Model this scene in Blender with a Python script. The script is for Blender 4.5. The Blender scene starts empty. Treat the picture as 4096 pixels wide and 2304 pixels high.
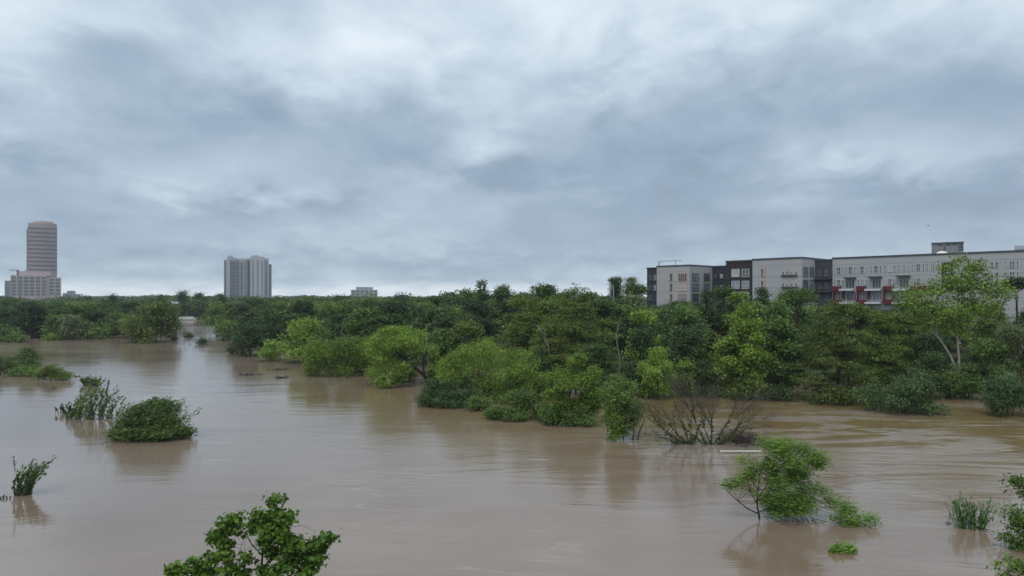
import bpy, math, random
import numpy as np
from mathutils import Vector

R = math.radians
random.seed(7)
S = bpy.context.scene
COL = S.collection

# ------------------------------------------------------------------ camera
F, H, HY = 683.0, 15.0, 297.0           # focal length in px of a 1024 px frame, eye height over the water, horizon row
cam_d = bpy.data.cameras.new('camera'); cam = bpy.data.objects.new('camera', cam_d); COL.objects.link(cam)
cam_d.sensor_width = 36.0; cam_d.lens = 36.0 * F / 1024.0
cam_d.shift_y = (HY - 288.0) / 1024.0
cam_d.clip_start = 0.5; cam_d.clip_end = 12000
cam.location = (0, 0, H); cam.rotation_euler = (R(90), 0, 0)
S.camera = cam

# ------------------------------------------------------------------ world: overcast sky
SUN_EL, SUN_AZ = R(58), R(205)          # azimuth clockwise from +Y
w = bpy.data.worlds.new('World'); S.world = w; w.use_nodes = True
nt = w.node_tree; nt.nodes.clear()
def N(t, **k):
    n = nt.nodes.new(t)
    for a, b in k.items(): setattr(n, a, b)
    return n
def L(a, b): nt.links.new(a, b)
def M(op, a, b=None, c=None, clamp=False):
    n = nt.nodes.new('ShaderNodeMath'); n.operation = op; n.use_clamp = clamp
    for i, v in enumerate((a, b, c)):
        if v is None: continue
        if isinstance(v, (int, float)): n.inputs[i].default_value = v
        else: nt.links.new(v, n.inputs[i])
    return n.outputs[0]
sky = N('ShaderNodeTexSky', sky_type='NISHITA', sun_disc=False, sun_elevation=SUN_EL, sun_rotation=SUN_AZ)
bg_sky = N('ShaderNodeBackground'); bg_sky.inputs[1].default_value = 0.08
L(sky.outputs[0], bg_sky.inputs[0])
tc = N('ShaderNodeTexCoord'); sp = N('ShaderNodeSeparateXYZ'); L(tc.outputs['Generated'], sp.inputs[0])
dx, dy, dz = sp.outputs
dzp = M('MAXIMUM', dz, 0.0)
den = M('ADD', dzp, 0.27)
cu, cv = M('DIVIDE', dx, den), M('DIVIDE', dy, den)       # where the ray meets the flat cloud deck
cmb = N('ShaderNodeCombineXYZ'); L(cu, cmb.inputs[0]); L(cv, cmb.inputs[1])
mp = N('ShaderNodeMapping'); mp.inputs['Rotation'].default_value = (0, 0, R(28)); mp.inputs['Scale'].default_value = (1.0, 0.9, 1); mp.inputs['Location'].default_value = (3.1, 1.7, 0)
L(cmb.outputs[0], mp.inputs[0])
def noise(scale, detail, rough, dist, off):
    m2 = N('ShaderNodeMapping'); m2.inputs['Location'].default_value = (off, off * .7, off * 1.3); L(mp.outputs[0], m2.inputs[0])
    n = N('ShaderNodeTexNoise'); n.inputs['Scale'].default_value = scale; n.inputs['Detail'].default_value = detail
    n.inputs['Roughness'].default_value = rough; n.inputs['Distortion'].default_value = dist; L(m2.outputs[0], n.inputs['Vector'])
    return n.outputs[0]
nA, nB, nC = noise(2.1, 4, .5, .15, 0), noise(4.4, 7, .58, .3, 11.3), noise(.9, 2, .5, .2, 5.9)
# clouds that stand at their own bearing and height in the sky: (tan azimuth, tan elevation, width, height, amount)
wob1 = M('MULTIPLY', M('SUBTRACT', nA, .5), .34); wob2 = M('MULTIPLY', M('SUBTRACT', nB, .5), .16)
dyp = M('MAXIMUM', dy, 0.08)
az = M('ADD', M('DIVIDE', dx, dyp), wob1); el = M('ADD', M('DIVIDE', dzp, dyp), wob2)
CLOUDS = [(560, 28, 150, 45, .13), (735, 8, 95, 34, .16), (12, 18, 55, 45, .20), (60, 85, 60, 40, .10), (505, 120, 70, 40, .15),
          (850, 150, 120, 22, .13), (300, 75, 90, 30, .09), (330, 238, 160, 14, .10), (230, 175, 90, 22, .08), (720, 205, 90, 12, .09),
          (110, 62, 55, 28, -.16), (255, 118, 110, 30, -.16), (675, 140, 120, 55, -.24), (640, 205, 120, 16, -.10), (255, 212, 90, 14, -.13),
          (15, 178, 70, 22, -.15), (1000, 85, 70, 30, -.13), (930, 195, 110, 16, -.13), (880, 60, 80, 40, -.05), (440, 178, 90, 18, -.08)]
acc = None
for (px, py, sx, sy, amt) in CLOUDS:
    a = M('DIVIDE', M('SUBTRACT', az, (px - 512) / F), sx / F)
    e = M('DIVIDE', M('SUBTRACT', el, (HY - py) / F), sy / F)
    g = M('MULTIPLY', M('EXPONENT', M('MULTIPLY', M('ADD', M('MULTIPLY', a, a), M('MULTIPLY', e, e)), -.7)), amt)
    acc = g if acc is None else M('ADD', acc, g)
elev = N('ShaderNodeValToRGB'); L(dzp, elev.inputs[0]); er = elev.color_ramp   # overcast deck: pale rim at the horizon, brighter overhead
er.elements[0].position = 0.0; er.elements[0].color = (1.0,) * 3 + (1,)
er.elements[1].position = 1.0; er.elements[1].color = (.88,) * 3 + (1,)
for p, v in ((.010, .95), (.026, .62), (.08, .50), (.18, .54), (.33, .64), (.55, .76)):
    q = er.elements.new(p); q.color = (v, v, v, 1)
lum = M('ADD', elev.outputs[0], acc)
lum = M('ADD', lum, M('MULTIPLY', M('SUBTRACT', nA, .5), .60))
lum = M('ADD', lum, M('MULTIPLY', M('SUBTRACT', nB, .5), .62))
lum = M('ADD', lum, M('MULTIPLY', M('SUBTRACT', nC, .5), .20), clamp=True)
cr = N('ShaderNodeValToRGB'); L(lum, cr.inputs[0]); c = cr.color_ramp
c.elements[0].position = 0.10; c.elements[0].color = (.190, .245, .325, 1)
c.elements[1].position = 1.0; c.elements[1].color = (.80, .88, .94, 1)
for p, v in ((.40, (.305, .395, .505)), (.62, (.435, .540, .645)), (.80, (.600, .700, .790))):
    q = c.elements.new(p); q.color = v + (1,)
bg_cl = N('ShaderNodeBackground'); L(cr.outputs[0], bg_cl.inputs[0]); bg_cl.inputs[1].default_value = 1.13
mx = N('ShaderNodeMixShader'); mx.inputs[0].default_value = 0.96
L(bg_sky.outputs[0], mx.inputs[1]); L(bg_cl.outputs[0], mx.inputs[2])
out = N('ShaderNodeOutputWorld'); L(mx.outputs[0], out.inputs[0])
w.cycles.sampling_method = 'MANUAL'; w.cycles.sample_map_resolution = 512

sun_d = bpy.data.lights.new('sun', 'SUN'); sun_d.energy = 1.5; sun_d.angle = R(35); sun_d.color = (1, .96, .9)
sun = bpy.data.objects.new('sun', sun_d); COL.objects.link(sun)
sd = Vector((math.sin(SUN_AZ) * math.cos(SUN_EL), math.cos(SUN_AZ) * math.cos(SUN_EL), math.sin(SUN_EL)))
sun.rotation_euler = (-sd).to_track_quat('-Z', 'Y').to_euler()
S.view_settings.view_transform = 'Standard'; S.view_settings.look = 'None'
S.view_settings.exposure = 0.0; S.view_settings.gamma = 1.0; S.view_settings.use_curve_mapping = False
S.cycles.max_bounces = 6; S.cycles.diffuse_bounces = 3; S.cycles.glossy_bounces = 3; S.cycles.transmission_bounces = 3
S.cycles.volume_bounces = 0; S.cycles.transparent_max_bounces = 6; S.cycles.caustics_reflective = False

# ------------------------------------------------------------------ materials
def new_mat(name):
    m = bpy.data.materials.new(name); m.use_nodes = True
    t = m.node_tree; return m, t, t.nodes['Principled BSDF'], t.nodes['Material Output']
def add(t, typ, **ins):
    n = t.nodes.new(typ)
    for k, v in ins.items(): n.inputs[k].default_value = v
    return n
MATS = {}
def plain(name, col, rough=.8, var=.15, scale=1.5, spec=.3, bump=0., metallic=0., stretch=(1, 1, 1)):
    if name in MATS: return MATS[name]
    m, t, b, o = new_mat(name)
    tcn = t.nodes.new('ShaderNodeTexCoord'); mpn = t.nodes.new('ShaderNodeMapping'); mpn.inputs['Scale'].default_value = stretch
    t.links.new(tcn.outputs['Object'], mpn.inputs[0])
    n = add(t, 'ShaderNodeTexNoise', Scale=scale, Detail=5., Roughness=.6); t.links.new(mpn.outputs[0], n.inputs['Vector'])
    r = t.nodes.new('ShaderNodeValToRGB'); t.links.new(n.outputs[0], r.inputs[0])
    r.color_ramp.elements[0].position = .3; r.color_ramp.elements[1].position = .7
    r.color_ramp.elements[0].color = tuple(x * (1 - var) for x in col) + (1,)
    r.color_ramp.elements[1].color = tuple(min(1, x * (1 + var)) for x in col) + (1,)
    t.links.new(r.outputs[0], b.inputs['Base Color'])
    b.inputs['Roughness'].default_value = rough; b.inputs['Specular IOR Level'].default_value = spec; b.inputs['Metallic'].default_value = metallic
    if bump:
        bp = add(t, 'ShaderNodeBump', Strength=1., Distance=bump); t.links.new(n.outputs[0], bp.inputs['Height']); t.links.new(bp.outputs[0], b.inputs['Normal'])
    MATS[name] = m
    return m
def leaf(name, c0, c1, trans=.28, flush=None):
    """leaf colour runs from an older (c0) to a younger (c1) leaf; 'tint' is a random number each leaf carries"""
    if name in MATS: return MATS[name]
    m, t, b, o = new_mat(name)
    at = t.nodes.new('ShaderNodeAttribute'); at.attribute_name = 'tint'
    tcn = t.nodes.new('ShaderNodeTexCoord')
    n = add(t, 'ShaderNodeTexNoise', Scale=.45, Detail=3.); t.links.new(tcn.outputs['Object'], n.inputs['Vector'])
    oi = t.nodes.new('ShaderNodeObjectInfo')
    def mm(op, a, b2):
        q = t.nodes.new('ShaderNodeMath'); q.operation = op
        for i, v in enumerate((a, b2)):
            if isinstance(v, (int, float)): q.inputs[i].default_value = v
            else: t.links.new(v, q.inputs[i])
        return q.outputs[0]
    f = mm('ADD', mm('MULTIPLY', at.outputs['Fac'], .75), mm('MULTIPLY', mm('SUBTRACT', n.outputs[0], .5), .9))
    f = mm('ADD', f, mm('MULTIPLY', mm('SUBTRACT', oi.outputs['Random'], .5), .25))
    r = t.nodes.new('ShaderNodeValToRGB'); t.links.new(f, r.inputs[0])
    e = r.color_ramp.elements
    e[0].position = .05; e[0].color = c0 + (1,); e[1].position = .58 if flush else .8; e[1].color = c1 + (1,)
    if flush: q = e.new(.80); q.color = flush + (1,)
    t.links.new(r.outputs[0], b.inputs['Base Color'])
    b.inputs['Roughness'].default_value = .55; b.inputs['Specular IOR Level'].default_value = .25
    tr = t.nodes.new('ShaderNodeBsdfTranslucent'); t.links.new(r.outputs[0], tr.inputs[0])
    mxn = t.nodes.new('ShaderNodeMixShader'); mxn.inputs[0].default_value = trans
    t.links.new(b.outputs[0], mxn.inputs[1]); t.links.new(tr.outputs[0], mxn.inputs[2]); t.links.new(mxn.outputs[0], o.inputs[0])
    MATS[name] = m
    return m
LEAF = {
 'dark':   leaf('leaf_dark', (0.037, 0.066, 0.021), (0.127, 0.205, 0.058)),
 'deep':   leaf('leaf_deep', (0.025, 0.048, 0.019), (0.094, 0.150, 0.052)),
 'mid':    leaf('leaf_mid', (0.067, 0.121, 0.031), (0.239, 0.373, 0.089)),
 'olive':  leaf('leaf_olive', (0.073, 0.114, 0.025), (0.246, 0.336, 0.066)),
 'umber':  leaf('leaf_umber', (0.069, 0.101, 0.025), (0.206, 0.267, 0.061)),
 'bright': leaf('leaf_bright', (0.110, 0.192, 0.030), (0.359, 0.524, 0.091)),
 'lime':   leaf('leaf_lime', (0.108, 0.185, 0.026), (0.326, 0.475, 0.086)),
 'yellow': leaf('leaf_yellow', (0.095, 0.160, 0.022), (0.308, 0.451, 0.066)),
 'grey':   leaf('leaf_grey', (0.097, 0.133, 0.053), (0.276, 0.329, 0.147)),
 'tipped': leaf('leaf_tipped', (0.032, 0.062, 0.022), (0.102, 0.163, 0.054), flush=(.30, .36, .23)),
 'glossy': leaf('leaf_glossy', (0.047, 0.088, 0.033), (0.134, 0.224, 0.076), flush=(.19, .26, .17)),
 'spray':  leaf('leaf_spray', (0.099, 0.186, 0.030), (0.284, 0.454, 0.078)),
 'swept':  leaf('leaf_swept', (0.057, 0.103, 0.031), (0.244, 0.345, 0.092)),
 'dusk':   leaf('leaf_dusk', (0.039, 0.060, 0.035), (0.106, 0.136, 0.069)),
 'maple':  leaf('leaf_maple', (0.034, 0.083, 0.011), (0.129, 0.237, 0.029), flush=(.21, .33, .08)),
 'reed':   leaf('leaf_reed', (0.070, 0.163, 0.052), (0.200, 0.384, 0.104)),
}
BARK = plain('bark', (.060, .048, .038), .9, .35, 3., bump=.02)
BARK_DARK = plain('bark_wet', (.022, .018, .015), .8, .3, 3.)
BARK_PALE = plain('bark_pale', (.34, .315, .25), .85, .3, 1.2)
TWIG = plain('twig', (.078, .066, .054), .9, .3, 4.)

# ------------------------------------------------------------------ mesh helpers
def link(o, parent=None):
    COL.objects.link(o)
    if parent is not None: o.parent = parent
    return o
class MB:
    def __init__(s): s.v = []; s.f = []
    def box(s, x0, x1, y0, y1, z0, z1, fr=None):
        b = len(s.v)
        for z in (z0, z1):
            for (x, y) in ((x0, y0), (x1, y0), (x1, y1), (x0, y1)):
                s.v.append(fr(x, y, z) if fr else (x, y, z))
        for q in ((3, 2, 1, 0), (4, 5, 6, 7), (0, 1, 5, 4), (1, 2, 6, 5), (2, 3, 7, 6), (3, 0, 4, 7)):
            s.f.append(tuple(b + i for i in q))
        return s
    def tube(s, pts, rad, n=6, cap=True):
        b = len(s.v); pts = [Vector(p) for p in pts]
        for i, p in enumerate(pts):
            d = (pts[min(i + 1, len(pts) - 1)] - pts[max(i - 1, 0)]).normalized()
            a = d.cross(Vector((.31, .95, .1)) if abs(d.y) < .9 else Vector((1, 0, 0))).normalized(); c2 = d.cross(a)
            for k in range(n):
                t = 2 * math.pi * k / n
                s.v.append(tuple(p + (a * math.cos(t) + c2 * math.sin(t)) * rad[i]))
        for i in range(len(pts) - 1):
            for k in range(n):
                k2 = (k + 1) % n
                s.f.append((b + i * n + k, b + i * n + k2, b + (i + 1) * n + k2, b + (i + 1) * n + k))
        if cap:
            s.f.append(tuple(b + k for k in reversed(range(n)))); s.f.append(tuple(b + (len(pts) - 1) * n + k for k in range(n)))
        return s
    def prism(s, poly, z0, z1, fr=None):
        b = len(s.v); n = len(poly)
        for z in (z0, z1):
            for (x, y) in poly: s.v.append(fr(x, y, z) if fr else (x, y, z))
        s.f.append(tuple(b + i for i in reversed(range(n)))); s.f.append(tuple(b + n + i for i in range(n)))
        for i in range(n):
            j = (i + 1) % n; s.f.append((b + i, b + j, b + n + j, b + n + i))
        return s
    def build(s, name, mat, parent=None, smooth=False):
        me = bpy.data.meshes.new(name); me.from_pydata([tuple(p) for p in s.v], [], s.f); me.update()
        if smooth: me.polygons.foreach_set('use_smooth', [True] * len(me.polygons))
        me.materials.append(mat)
        return link(bpy.data.objects.new(name, me), parent)
def tag(o, label, cat=None, group=None, kind=None):
    o['label'] = label
    if cat: o['category'] = cat
    if group: o['group'] = group
    if kind: o['kind'] = kind
    return o
def empty(name, loc, label, cat, group=None, rz=0):
    o = bpy.data.objects.new(name, None); o.location = loc; o.rotation_euler = (0, 0, rz); o.empty_display_size = .2
    link(o); return tag(o, label, cat, group)
def quad_mesh(name, V, tint, mat):
    n = len(V) // 4
    me = bpy.data.meshes.new(name)
    me.vertices.add(4 * n); me.vertices.foreach_set('co', V.astype(np.float32).ravel())
    me.loops.add(4 * n); me.loops.foreach_set('vertex_index', np.arange(4 * n, dtype=np.int32))
    me.polygons.add(n); me.polygons.foreach_set('loop_start', np.arange(0, 4 * n, 4, dtype=np.int32))
    me.update(calc_edges=True)
    a = me.attributes.new('tint', 'FLOAT', 'FACE'); a.data.foreach_set('value', tint.astype(np.float32))
    me.materials.append(mat)
    return me
def unit(a): return a / np.maximum(np.linalg.norm(a, axis=-1, keepdims=True), 1e-9)
def leaf_quads(P, Nn, size, aspect, rng, along=None, along_w=0.):
    """kite-shaped leaves at P facing Nn; 'along' pulls the leaf axis one way"""
    n = len(P)
    t = rng.normal(size=(n, 3))
    if along is not None: t = t * (1 - along_w) + np.asarray(along) * along_w * 1.6
    t = unit(t - Nn * (t * Nn).sum(1, keepdims=True)); b = np.cross(Nn, t)
    s = (size * (.6 + .8 * rng.random(n)))[:, None]
    fold = Nn * s * .12
    V = np.empty((n, 4, 3))
    V[:, 0] = P - t * s * .5; V[:, 1] = P + b * s * .5 * aspect - t * s * .06 + fold
    V[:, 2] = P + t * s * .5; V[:, 3] = P - b * s * .5 * aspect - t * s * .06 + fold
    return V.reshape(-1, 3)
def crown(lobes, n_leaf, size, rng, aspect=.62, k=14, cr=.45, shell=.55, sweep=None, sweep_w=0., up=.6, low=-.3, flat=.65, zmin=-.1, sub=10, hang=False):
    """leaves gathered in twigs, twigs spread through the outer part of each lobe"""
    lob = np.array([l[:6] for l in lobes], float)
    if sub:
        q = np.repeat(lob, sub, 0); dd = unit(rng.normal(size=(len(q), 3))); dd[:, 2] = dd[:, 2] if hang else np.abs(dd[:, 2]) * 1.1 - .35; dd = unit(dd)
        sc = (.20 + .34 * rng.random(len(q)) ** 1.3)[:, None]; dd = dd * rng.uniform(.92, 1.12, len(q))[:, None]
        lob = np.concatenate([q[:, :3] + dd * q[:, 3:6] * (1.0 - sc), q[:, 3:6] * sc], 1)
    area = (lob[:, 3] * lob[:, 4] + lob[:, 3] * lob[:, 5] + lob[:, 4] * lob[:, 5])
    nc = max(3, int(n_leaf / k))
    li = rng.choice(len(lob), nc, p=area / area.sum())
    d = unit(rng.normal(size=(nc * 3, 3))); d = d[d[:, 2] > low][:nc]
    while len(d) < nc: d = np.concatenate([d, d])[:nc]
    ph = rng.random((len(lob), 4)) * 6.3; fr = rng.uniform(1.5, 4.0, (len(lob), 4, 3))
    wob = np.zeros(nc)
    for q in range(4): wob += np.sin((d * fr[li, q]).sum(1) * 1.4 + ph[li, q])
    r = (shell + (1.04 - shell) * rng.random(nc) ** .6) * (1 + .12 * wob); r = r * np.where(rng.random(nc) < .10, rng.uniform(1.05, 1.35, nc), 1.)
    C = lob[li, :3] + d * lob[li, 3:6] * r[:, None]
    O = unit(d / lob[li, 3:6])
    ci = np.repeat(np.arange(nc), k)
    n = len(ci)
    crr = cr * (.6 + .8 * rng.random(nc))[ci][:, None]
    G = np.clip(rng.normal(size=(n, 3)), -1.5, 1.5) * np.array([1, 1, flat])
    P = C[ci] + G * crr
    if sweep is not None: P = P + np.asarray(sweep) * (np.abs(rng.normal(size=n)) * 1.5)[:, None] * crr
    Nn = unit(O[ci] * .55 + np.array([0, 0, up]) + rng.normal(size=(n, 3)) * .55)
    lt = rng.random(len(lob)); ct = rng.random(nc) * .5 + lt[li] * .5; tint = np.clip(ct[ci] * .55 + rng.random(n) * .45, 0, 1)
    keep = P[:, 2] > zmin
    P, Nn, tint = P[keep], Nn[keep], tint[keep]
    V = leaf_quads(P, Nn, size, aspect, rng, None if sweep is None else unit(np.asarray(sweep, float)), sweep_w)
    return V, tint, C
def bent(p0, p1, rng, n=5, wob=.06, sag=0.):
    p0, p1 = np.asarray(p0, float), np.asarray(p1, float); Ln = np.linalg.norm(p1 - p0)
    pts = []
    o = rng.normal(size=3) * wob * Ln
    for i in range(n + 1):
        t = i / n
        pts.append(p0 * (1 - t) + p1 * t + o * math.sin(math.pi * t) + np.array([0, 0, sag * Ln]) * math.sin(math.pi * t))
    return pts
def trunk_mesh(mb, base, top, r, lobes, rng, limbs=7, fork=.35, sides=6):
    pts = bent(base, top, rng, 6, .03)
    mb.tube(pts, [r * (1 - .72 * i / 6) for i in range(7)], sides)
    order = list(range(len(lobes))); rng.shuffle(order)
    for j in order[:limbs]:
        l = lobes[j]; t = fork + (1 - fork) * rng.random() * .8
        i = min(5, int(t * 6)); s = pts[i]
        if l[2] < s[2] + .2: s = pts[max(1, i - 2)]
        e = np.array(l[:3]) + rng.normal(size=3) * .15 * l[5]
        pp = bent(s, e, rng, 4, .07, .05)
        mb.tube(pp, [r * .42 * (1 - .8 * q / 4) for q in range(5)], 5)
        for _ in range(3):
            e2 = np.array(l[:3]) + unit(rng.normal(size=3)) * np.array(l[3:6]) * .75
            p3 = bent(pp[2 + rng.integers(0, 2)], e2, rng, 3, .08)
            mb.tube(p3, [r * .18 * (1 - .8 * q / 3) for q in range(4)], 4)

def gen_lobes(kind, W, Ht, rng, cb):
    """lobes of a crown W wide whose top is Ht above the root and whose bottom is cb*Ht"""
    Lb = []; hw = W / 2; zb = cb * Ht; ch = Ht - zb
    if kind in ('oak', 'mound'):
        n = 9 if kind == 'oak' else 7
        for i in range(n):
            a = i / n * 6.283 + rng.random() * .6; q = rng.uniform(.35, .62); t = rng.uniform(.18, .62)
            rr = hw * rng.uniform(.36, .5)
            Lb.append((math.cos(a) * hw * q, math.sin(a) * hw * q, zb + ch * t, rr, rr, min(rr * rng.uniform(.7, .9), ch * .4)))
        for i in range(4):
            a = rng.random() * 6.283; rr = hw * rng.uniform(.34, .46); rz = min(rr * .85, ch * .34)
            Lb.append((math.cos(a) * hw * .26, math.sin(a) * hw * .26, Ht - rz * rng.uniform(1.0, 1.35), rr, rr, rz))
    elif kind == 'cypress':        # tiers of flat sprays, broad below and blunt at the top
        n = 20
        for i in range(n):
            t = (i + rng.random()) / n
            prof = (1 - t) ** .55 * (.55 + .45 * min(1, t * 5)) + .12
            a = i * 2.4 + rng.random() * .8; rr = hw * prof * rng.uniform(.42, .58)
            q = hw * prof * rng.uniform(.38, .62)
            Lb.append((math.cos(a) * q, math.sin(a) * q, zb + ch * (t * .94 + .01), rr, rr, max(.5, ch * .085)))
        Lb.append((0, 0, Ht - ch * .10, hw * .26, hw * .26, ch * .10)); Lb.append((0, 0, zb + ch * .5, hw * .5, hw * .5, ch * .36))
    elif kind == 'poplar':         # tall oval with upright puffs
        n = 16
        for i in range(n):
            t = (i + rng.random()) / n
            prof = math.sin(math.pi * min(1, .18 + t * .82)) ** .6 * (1 - .25 * t)
            a = i * 2.4 + rng.random(); rr = hw * rng.uniform(.34, .46) * max(.5, prof); q = hw * prof * rng.uniform(.4, .6)
            Lb.append((math.cos(a) * q, math.sin(a) * q, zb + ch * (.06 + t * .86), rr, rr, rr * rng.uniform(.9, 1.25)))
    elif kind == 'pine':           # bare stem, flat plates of needles near the top
        for i in range(11):
            t_ = (i + .5) / 11; a = i * 2.4 + rng.random(); q = hw * rng.uniform(.15, .75) * (.45 + .55 * t_); rr = hw * rng.uniform(.22, .36)
            Lb.append((math.cos(a) * q, math.sin(a) * q, Ht - ch * (.05 + .9 * t_), rr, rr, max(.35, rr * .42)))
    elif kind == 'dome':
        for i in range(6):
            a = i / 6 * 6.283 + rng.random() * .5; rr = hw * rng.uniform(.42, .55)
            Lb.append((math.cos(a) * hw * .48, math.sin(a) * hw * .48, Ht * .30, rr, rr, Ht * .42))
        Lb.append((0, 0, Ht * .45, hw * .62, hw * .62, Ht * .53))
    elif kind == 'upright':        # shrub of rising plumes
        for i in range(12):
            a = rng.random() * 6.283; q = hw * rng.uniform(.1, .75); hh = Ht * rng.uniform(.55, .98) * (1 - .45 * (q / hw) ** 2)
            rr = hw * rng.uniform(.2, .3)
            Lb.append((math.cos(a) * q, math.sin(a) * q, hh * .55, rr, rr, hh * .48))
    return Lb
CR = {'oak': dict(k=16, cr=.9, aspect=.7), 'mound': dict(k=16, cr=.9, aspect=.7), 'cypress': dict(k=18, cr=.8, aspect=.5, flat=.32, shell=.35),
      'poplar': dict(k=14, cr=.8, aspect=.75), 'pine': dict(k=16, cr=.8, aspect=.3, flat=.5), 'dome': dict(k=14, cr=.6, aspect=.5),
      'upright': dict(k=14, cr=.6, aspect=.45, up=.9)}
def crown_for(kind, lobes, d, W, Ht, rng, lp=2.0, cov=5., dens=1., **kw):
    size = lp * d / F
    o = dict(CR[kind]); o.update(kw)
    o['cr'] = o['cr'] * size * 2.0
    area = W * Ht * .75
    n = int(dens * cov * area / (size * size * o['aspect'] * .5 * 1.05))
    n = max(250, min(n, 24000))
    if kind in ('mound', 'dome', 'upright'): o.setdefault('hang', True); o.setdefault('low', -.8)
    return crown(lobes, n, size, rng, **o)
SEED = [100]; COVER = []
def tree(name, cat, label, px, d, top, wpx, kind, mat, cb=.12, zb=0., group=None, bark=None, wy=1., **kw):
    SEED[0] += 1; rng = np.random.default_rng(SEED[0])
    W = wpx / F * d; Ht = H + (HY - top) / F * d - zb
    if d < 420 and kind != 'pine': COVER.append((px, wpx, top))
    root = empty(name, ((px - 512) / F * d, d, zb), label, cat, group)
    lobes = gen_lobes(kind, W, Ht, rng, cb)
    mb = MB(); r = max(.09, .020 * Ht)
    if name.endswith('shrub'):
        for _ in range(6):
            l = lobes[rng.integers(0, len(lobes))]
            mb.tube(bent((rng.normal() * .2, rng.normal() * .2, -1.), (l[0], l[1], l[2] + .4 * l[5]), rng, 4, .06), [r * (.7 - .12 * q) for q in range(5)], 5)
        mb.build('stem', bark or BARK, root)
    else:
        trunk_mesh(mb, (0, 0, -1.2 - zb), (rng.normal() * .03 * Ht, rng.normal() * .03 * Ht, Ht * .8), r, lobes, rng, limbs=8)
        mb.build('trunk', bark or BARK, root)
    V, t, C = crown_for(kind, lobes, d, W, Ht, rng, **kw)
    link(bpy.data.objects.new('crown' if not name.endswith('shrub') else 'foliage', quad_mesh('crown', V, t, LEAF[mat])), root)
    return root
def dist(py, z=0.): return F * (H - z) / (py - HY)
def PW(px, py, d): return np.array([(px - 512) / F * d, d, H + (HY - py) / F * d])

# ------------------------------------------------------------------ ground, water
RB = [(205, 322), (206, 334), (225, 345), (240, 352), (262, 358), (300, 361), (345, 370), (420, 380), (510, 384), (640, 387), (780, 390), (830, 395), (860, 399), (950, 407), (1060, 412)]
LBK = [(195, 322), (187, 335), (130, 337), (60, 339), (0, 341), (-160, 345)]
def wp(px, py): d = dist(py); return ((px - 512) / F * d, d)
right_land = [(0, 470)] + [wp(*p) for p in RB] + [(400, 70), (2500, 60), (2500, 2550), (-500, 2550), (-170, 520)]
right_land = [wp(205, 322)] + [wp(*p) for p in RB[1:]] + [(300, 70), (2500, 60), (2500, 2550), (-230, 2550), (-190, 470)]
left_land = [wp(*p) for p in LBK] + [(-900, 190), (-2500, 190), (-2500, 2550), (-230, 2550), (-200, 470)]
def sdf(poly, X, Y):
    inside = np.zeros(X.shape, bool); dm = np.full(X.shape, 1e9)
    n = len(poly)
    for i in range(n):
        x0, y0 = poly[i]; x1, y1 = poly[(i + 1) % n]
        ex, ey = x1 - x0, y1 - y0
        t = np.clip(((X - x0) * ex + (Y - y0) * ey) / max(ex * ex + ey * ey, 1e-9), 0, 1)
        dm = np.minimum(dm, np.hypot(X - x0 - t * ex, Y - y0 - t * ey))
        c = ((y0 > Y) != (y1 > Y)) & (X < ex * (Y - y0) / (ey if abs(ey) > 1e-9 else 1e-9) + x0)
        inside ^= c
    return np.where(inside, dm, -dm)
def land(X, Y): return np.maximum(sdf(right_land, X, Y), sdf(left_land, X, Y))
def gz(X, Y):
    s = land(X, Y)
    z = -2.5 + 3.1 * np.clip((s - 1) / 22, 0, 1) ** 2 * (3 - 2 * np.clip((s - 1) / 22, 0, 1))
    hill = np.clip((s - 10) / 70, 0, 1) * np.clip((X + 60) / 120, 0, 1) * 3.0
    return z + hill
def axis(lo, hi, a, b, fine, coarse):
    return np.unique(np.concatenate([np.arange(lo, a, coarse), np.arange(a, b, fine), np.arange(b, hi + 1, coarse)]))
gx = axis(-2500, 2500, -260, 260, 6, 80); gy = axis(-300, 2550, 0, 480, 6, 69)
GX, GY = np.meshgrid(gx, gy); GZ = gz(GX, GY)
me = bpy.data.meshes.new('ground')
nx, ny = len(gx), len(gy)
idx = np.arange(nx * ny).reshape(ny, nx)
me.from_pydata(np.stack([GX, GY, GZ], -1).reshape(-1, 3).tolist(), [], np.stack([idx[:-1, :-1], idx[:-1, 1:], idx[1:, 1:], idx[1:, :-1]], -1).reshape(-1, 4).tolist()); me.update()
me.polygons.foreach_set('use_smooth', [True] * len(me.polygons))
me.materials.append(plain('soil_and_grass', (.055, .070, .030), .95, .4, .25, .1, bump=.1))
g = link(bpy.data.objects.new('ground', me)); tag(g, 'grassy flooded ground under the woods', kind='structure')

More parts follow.
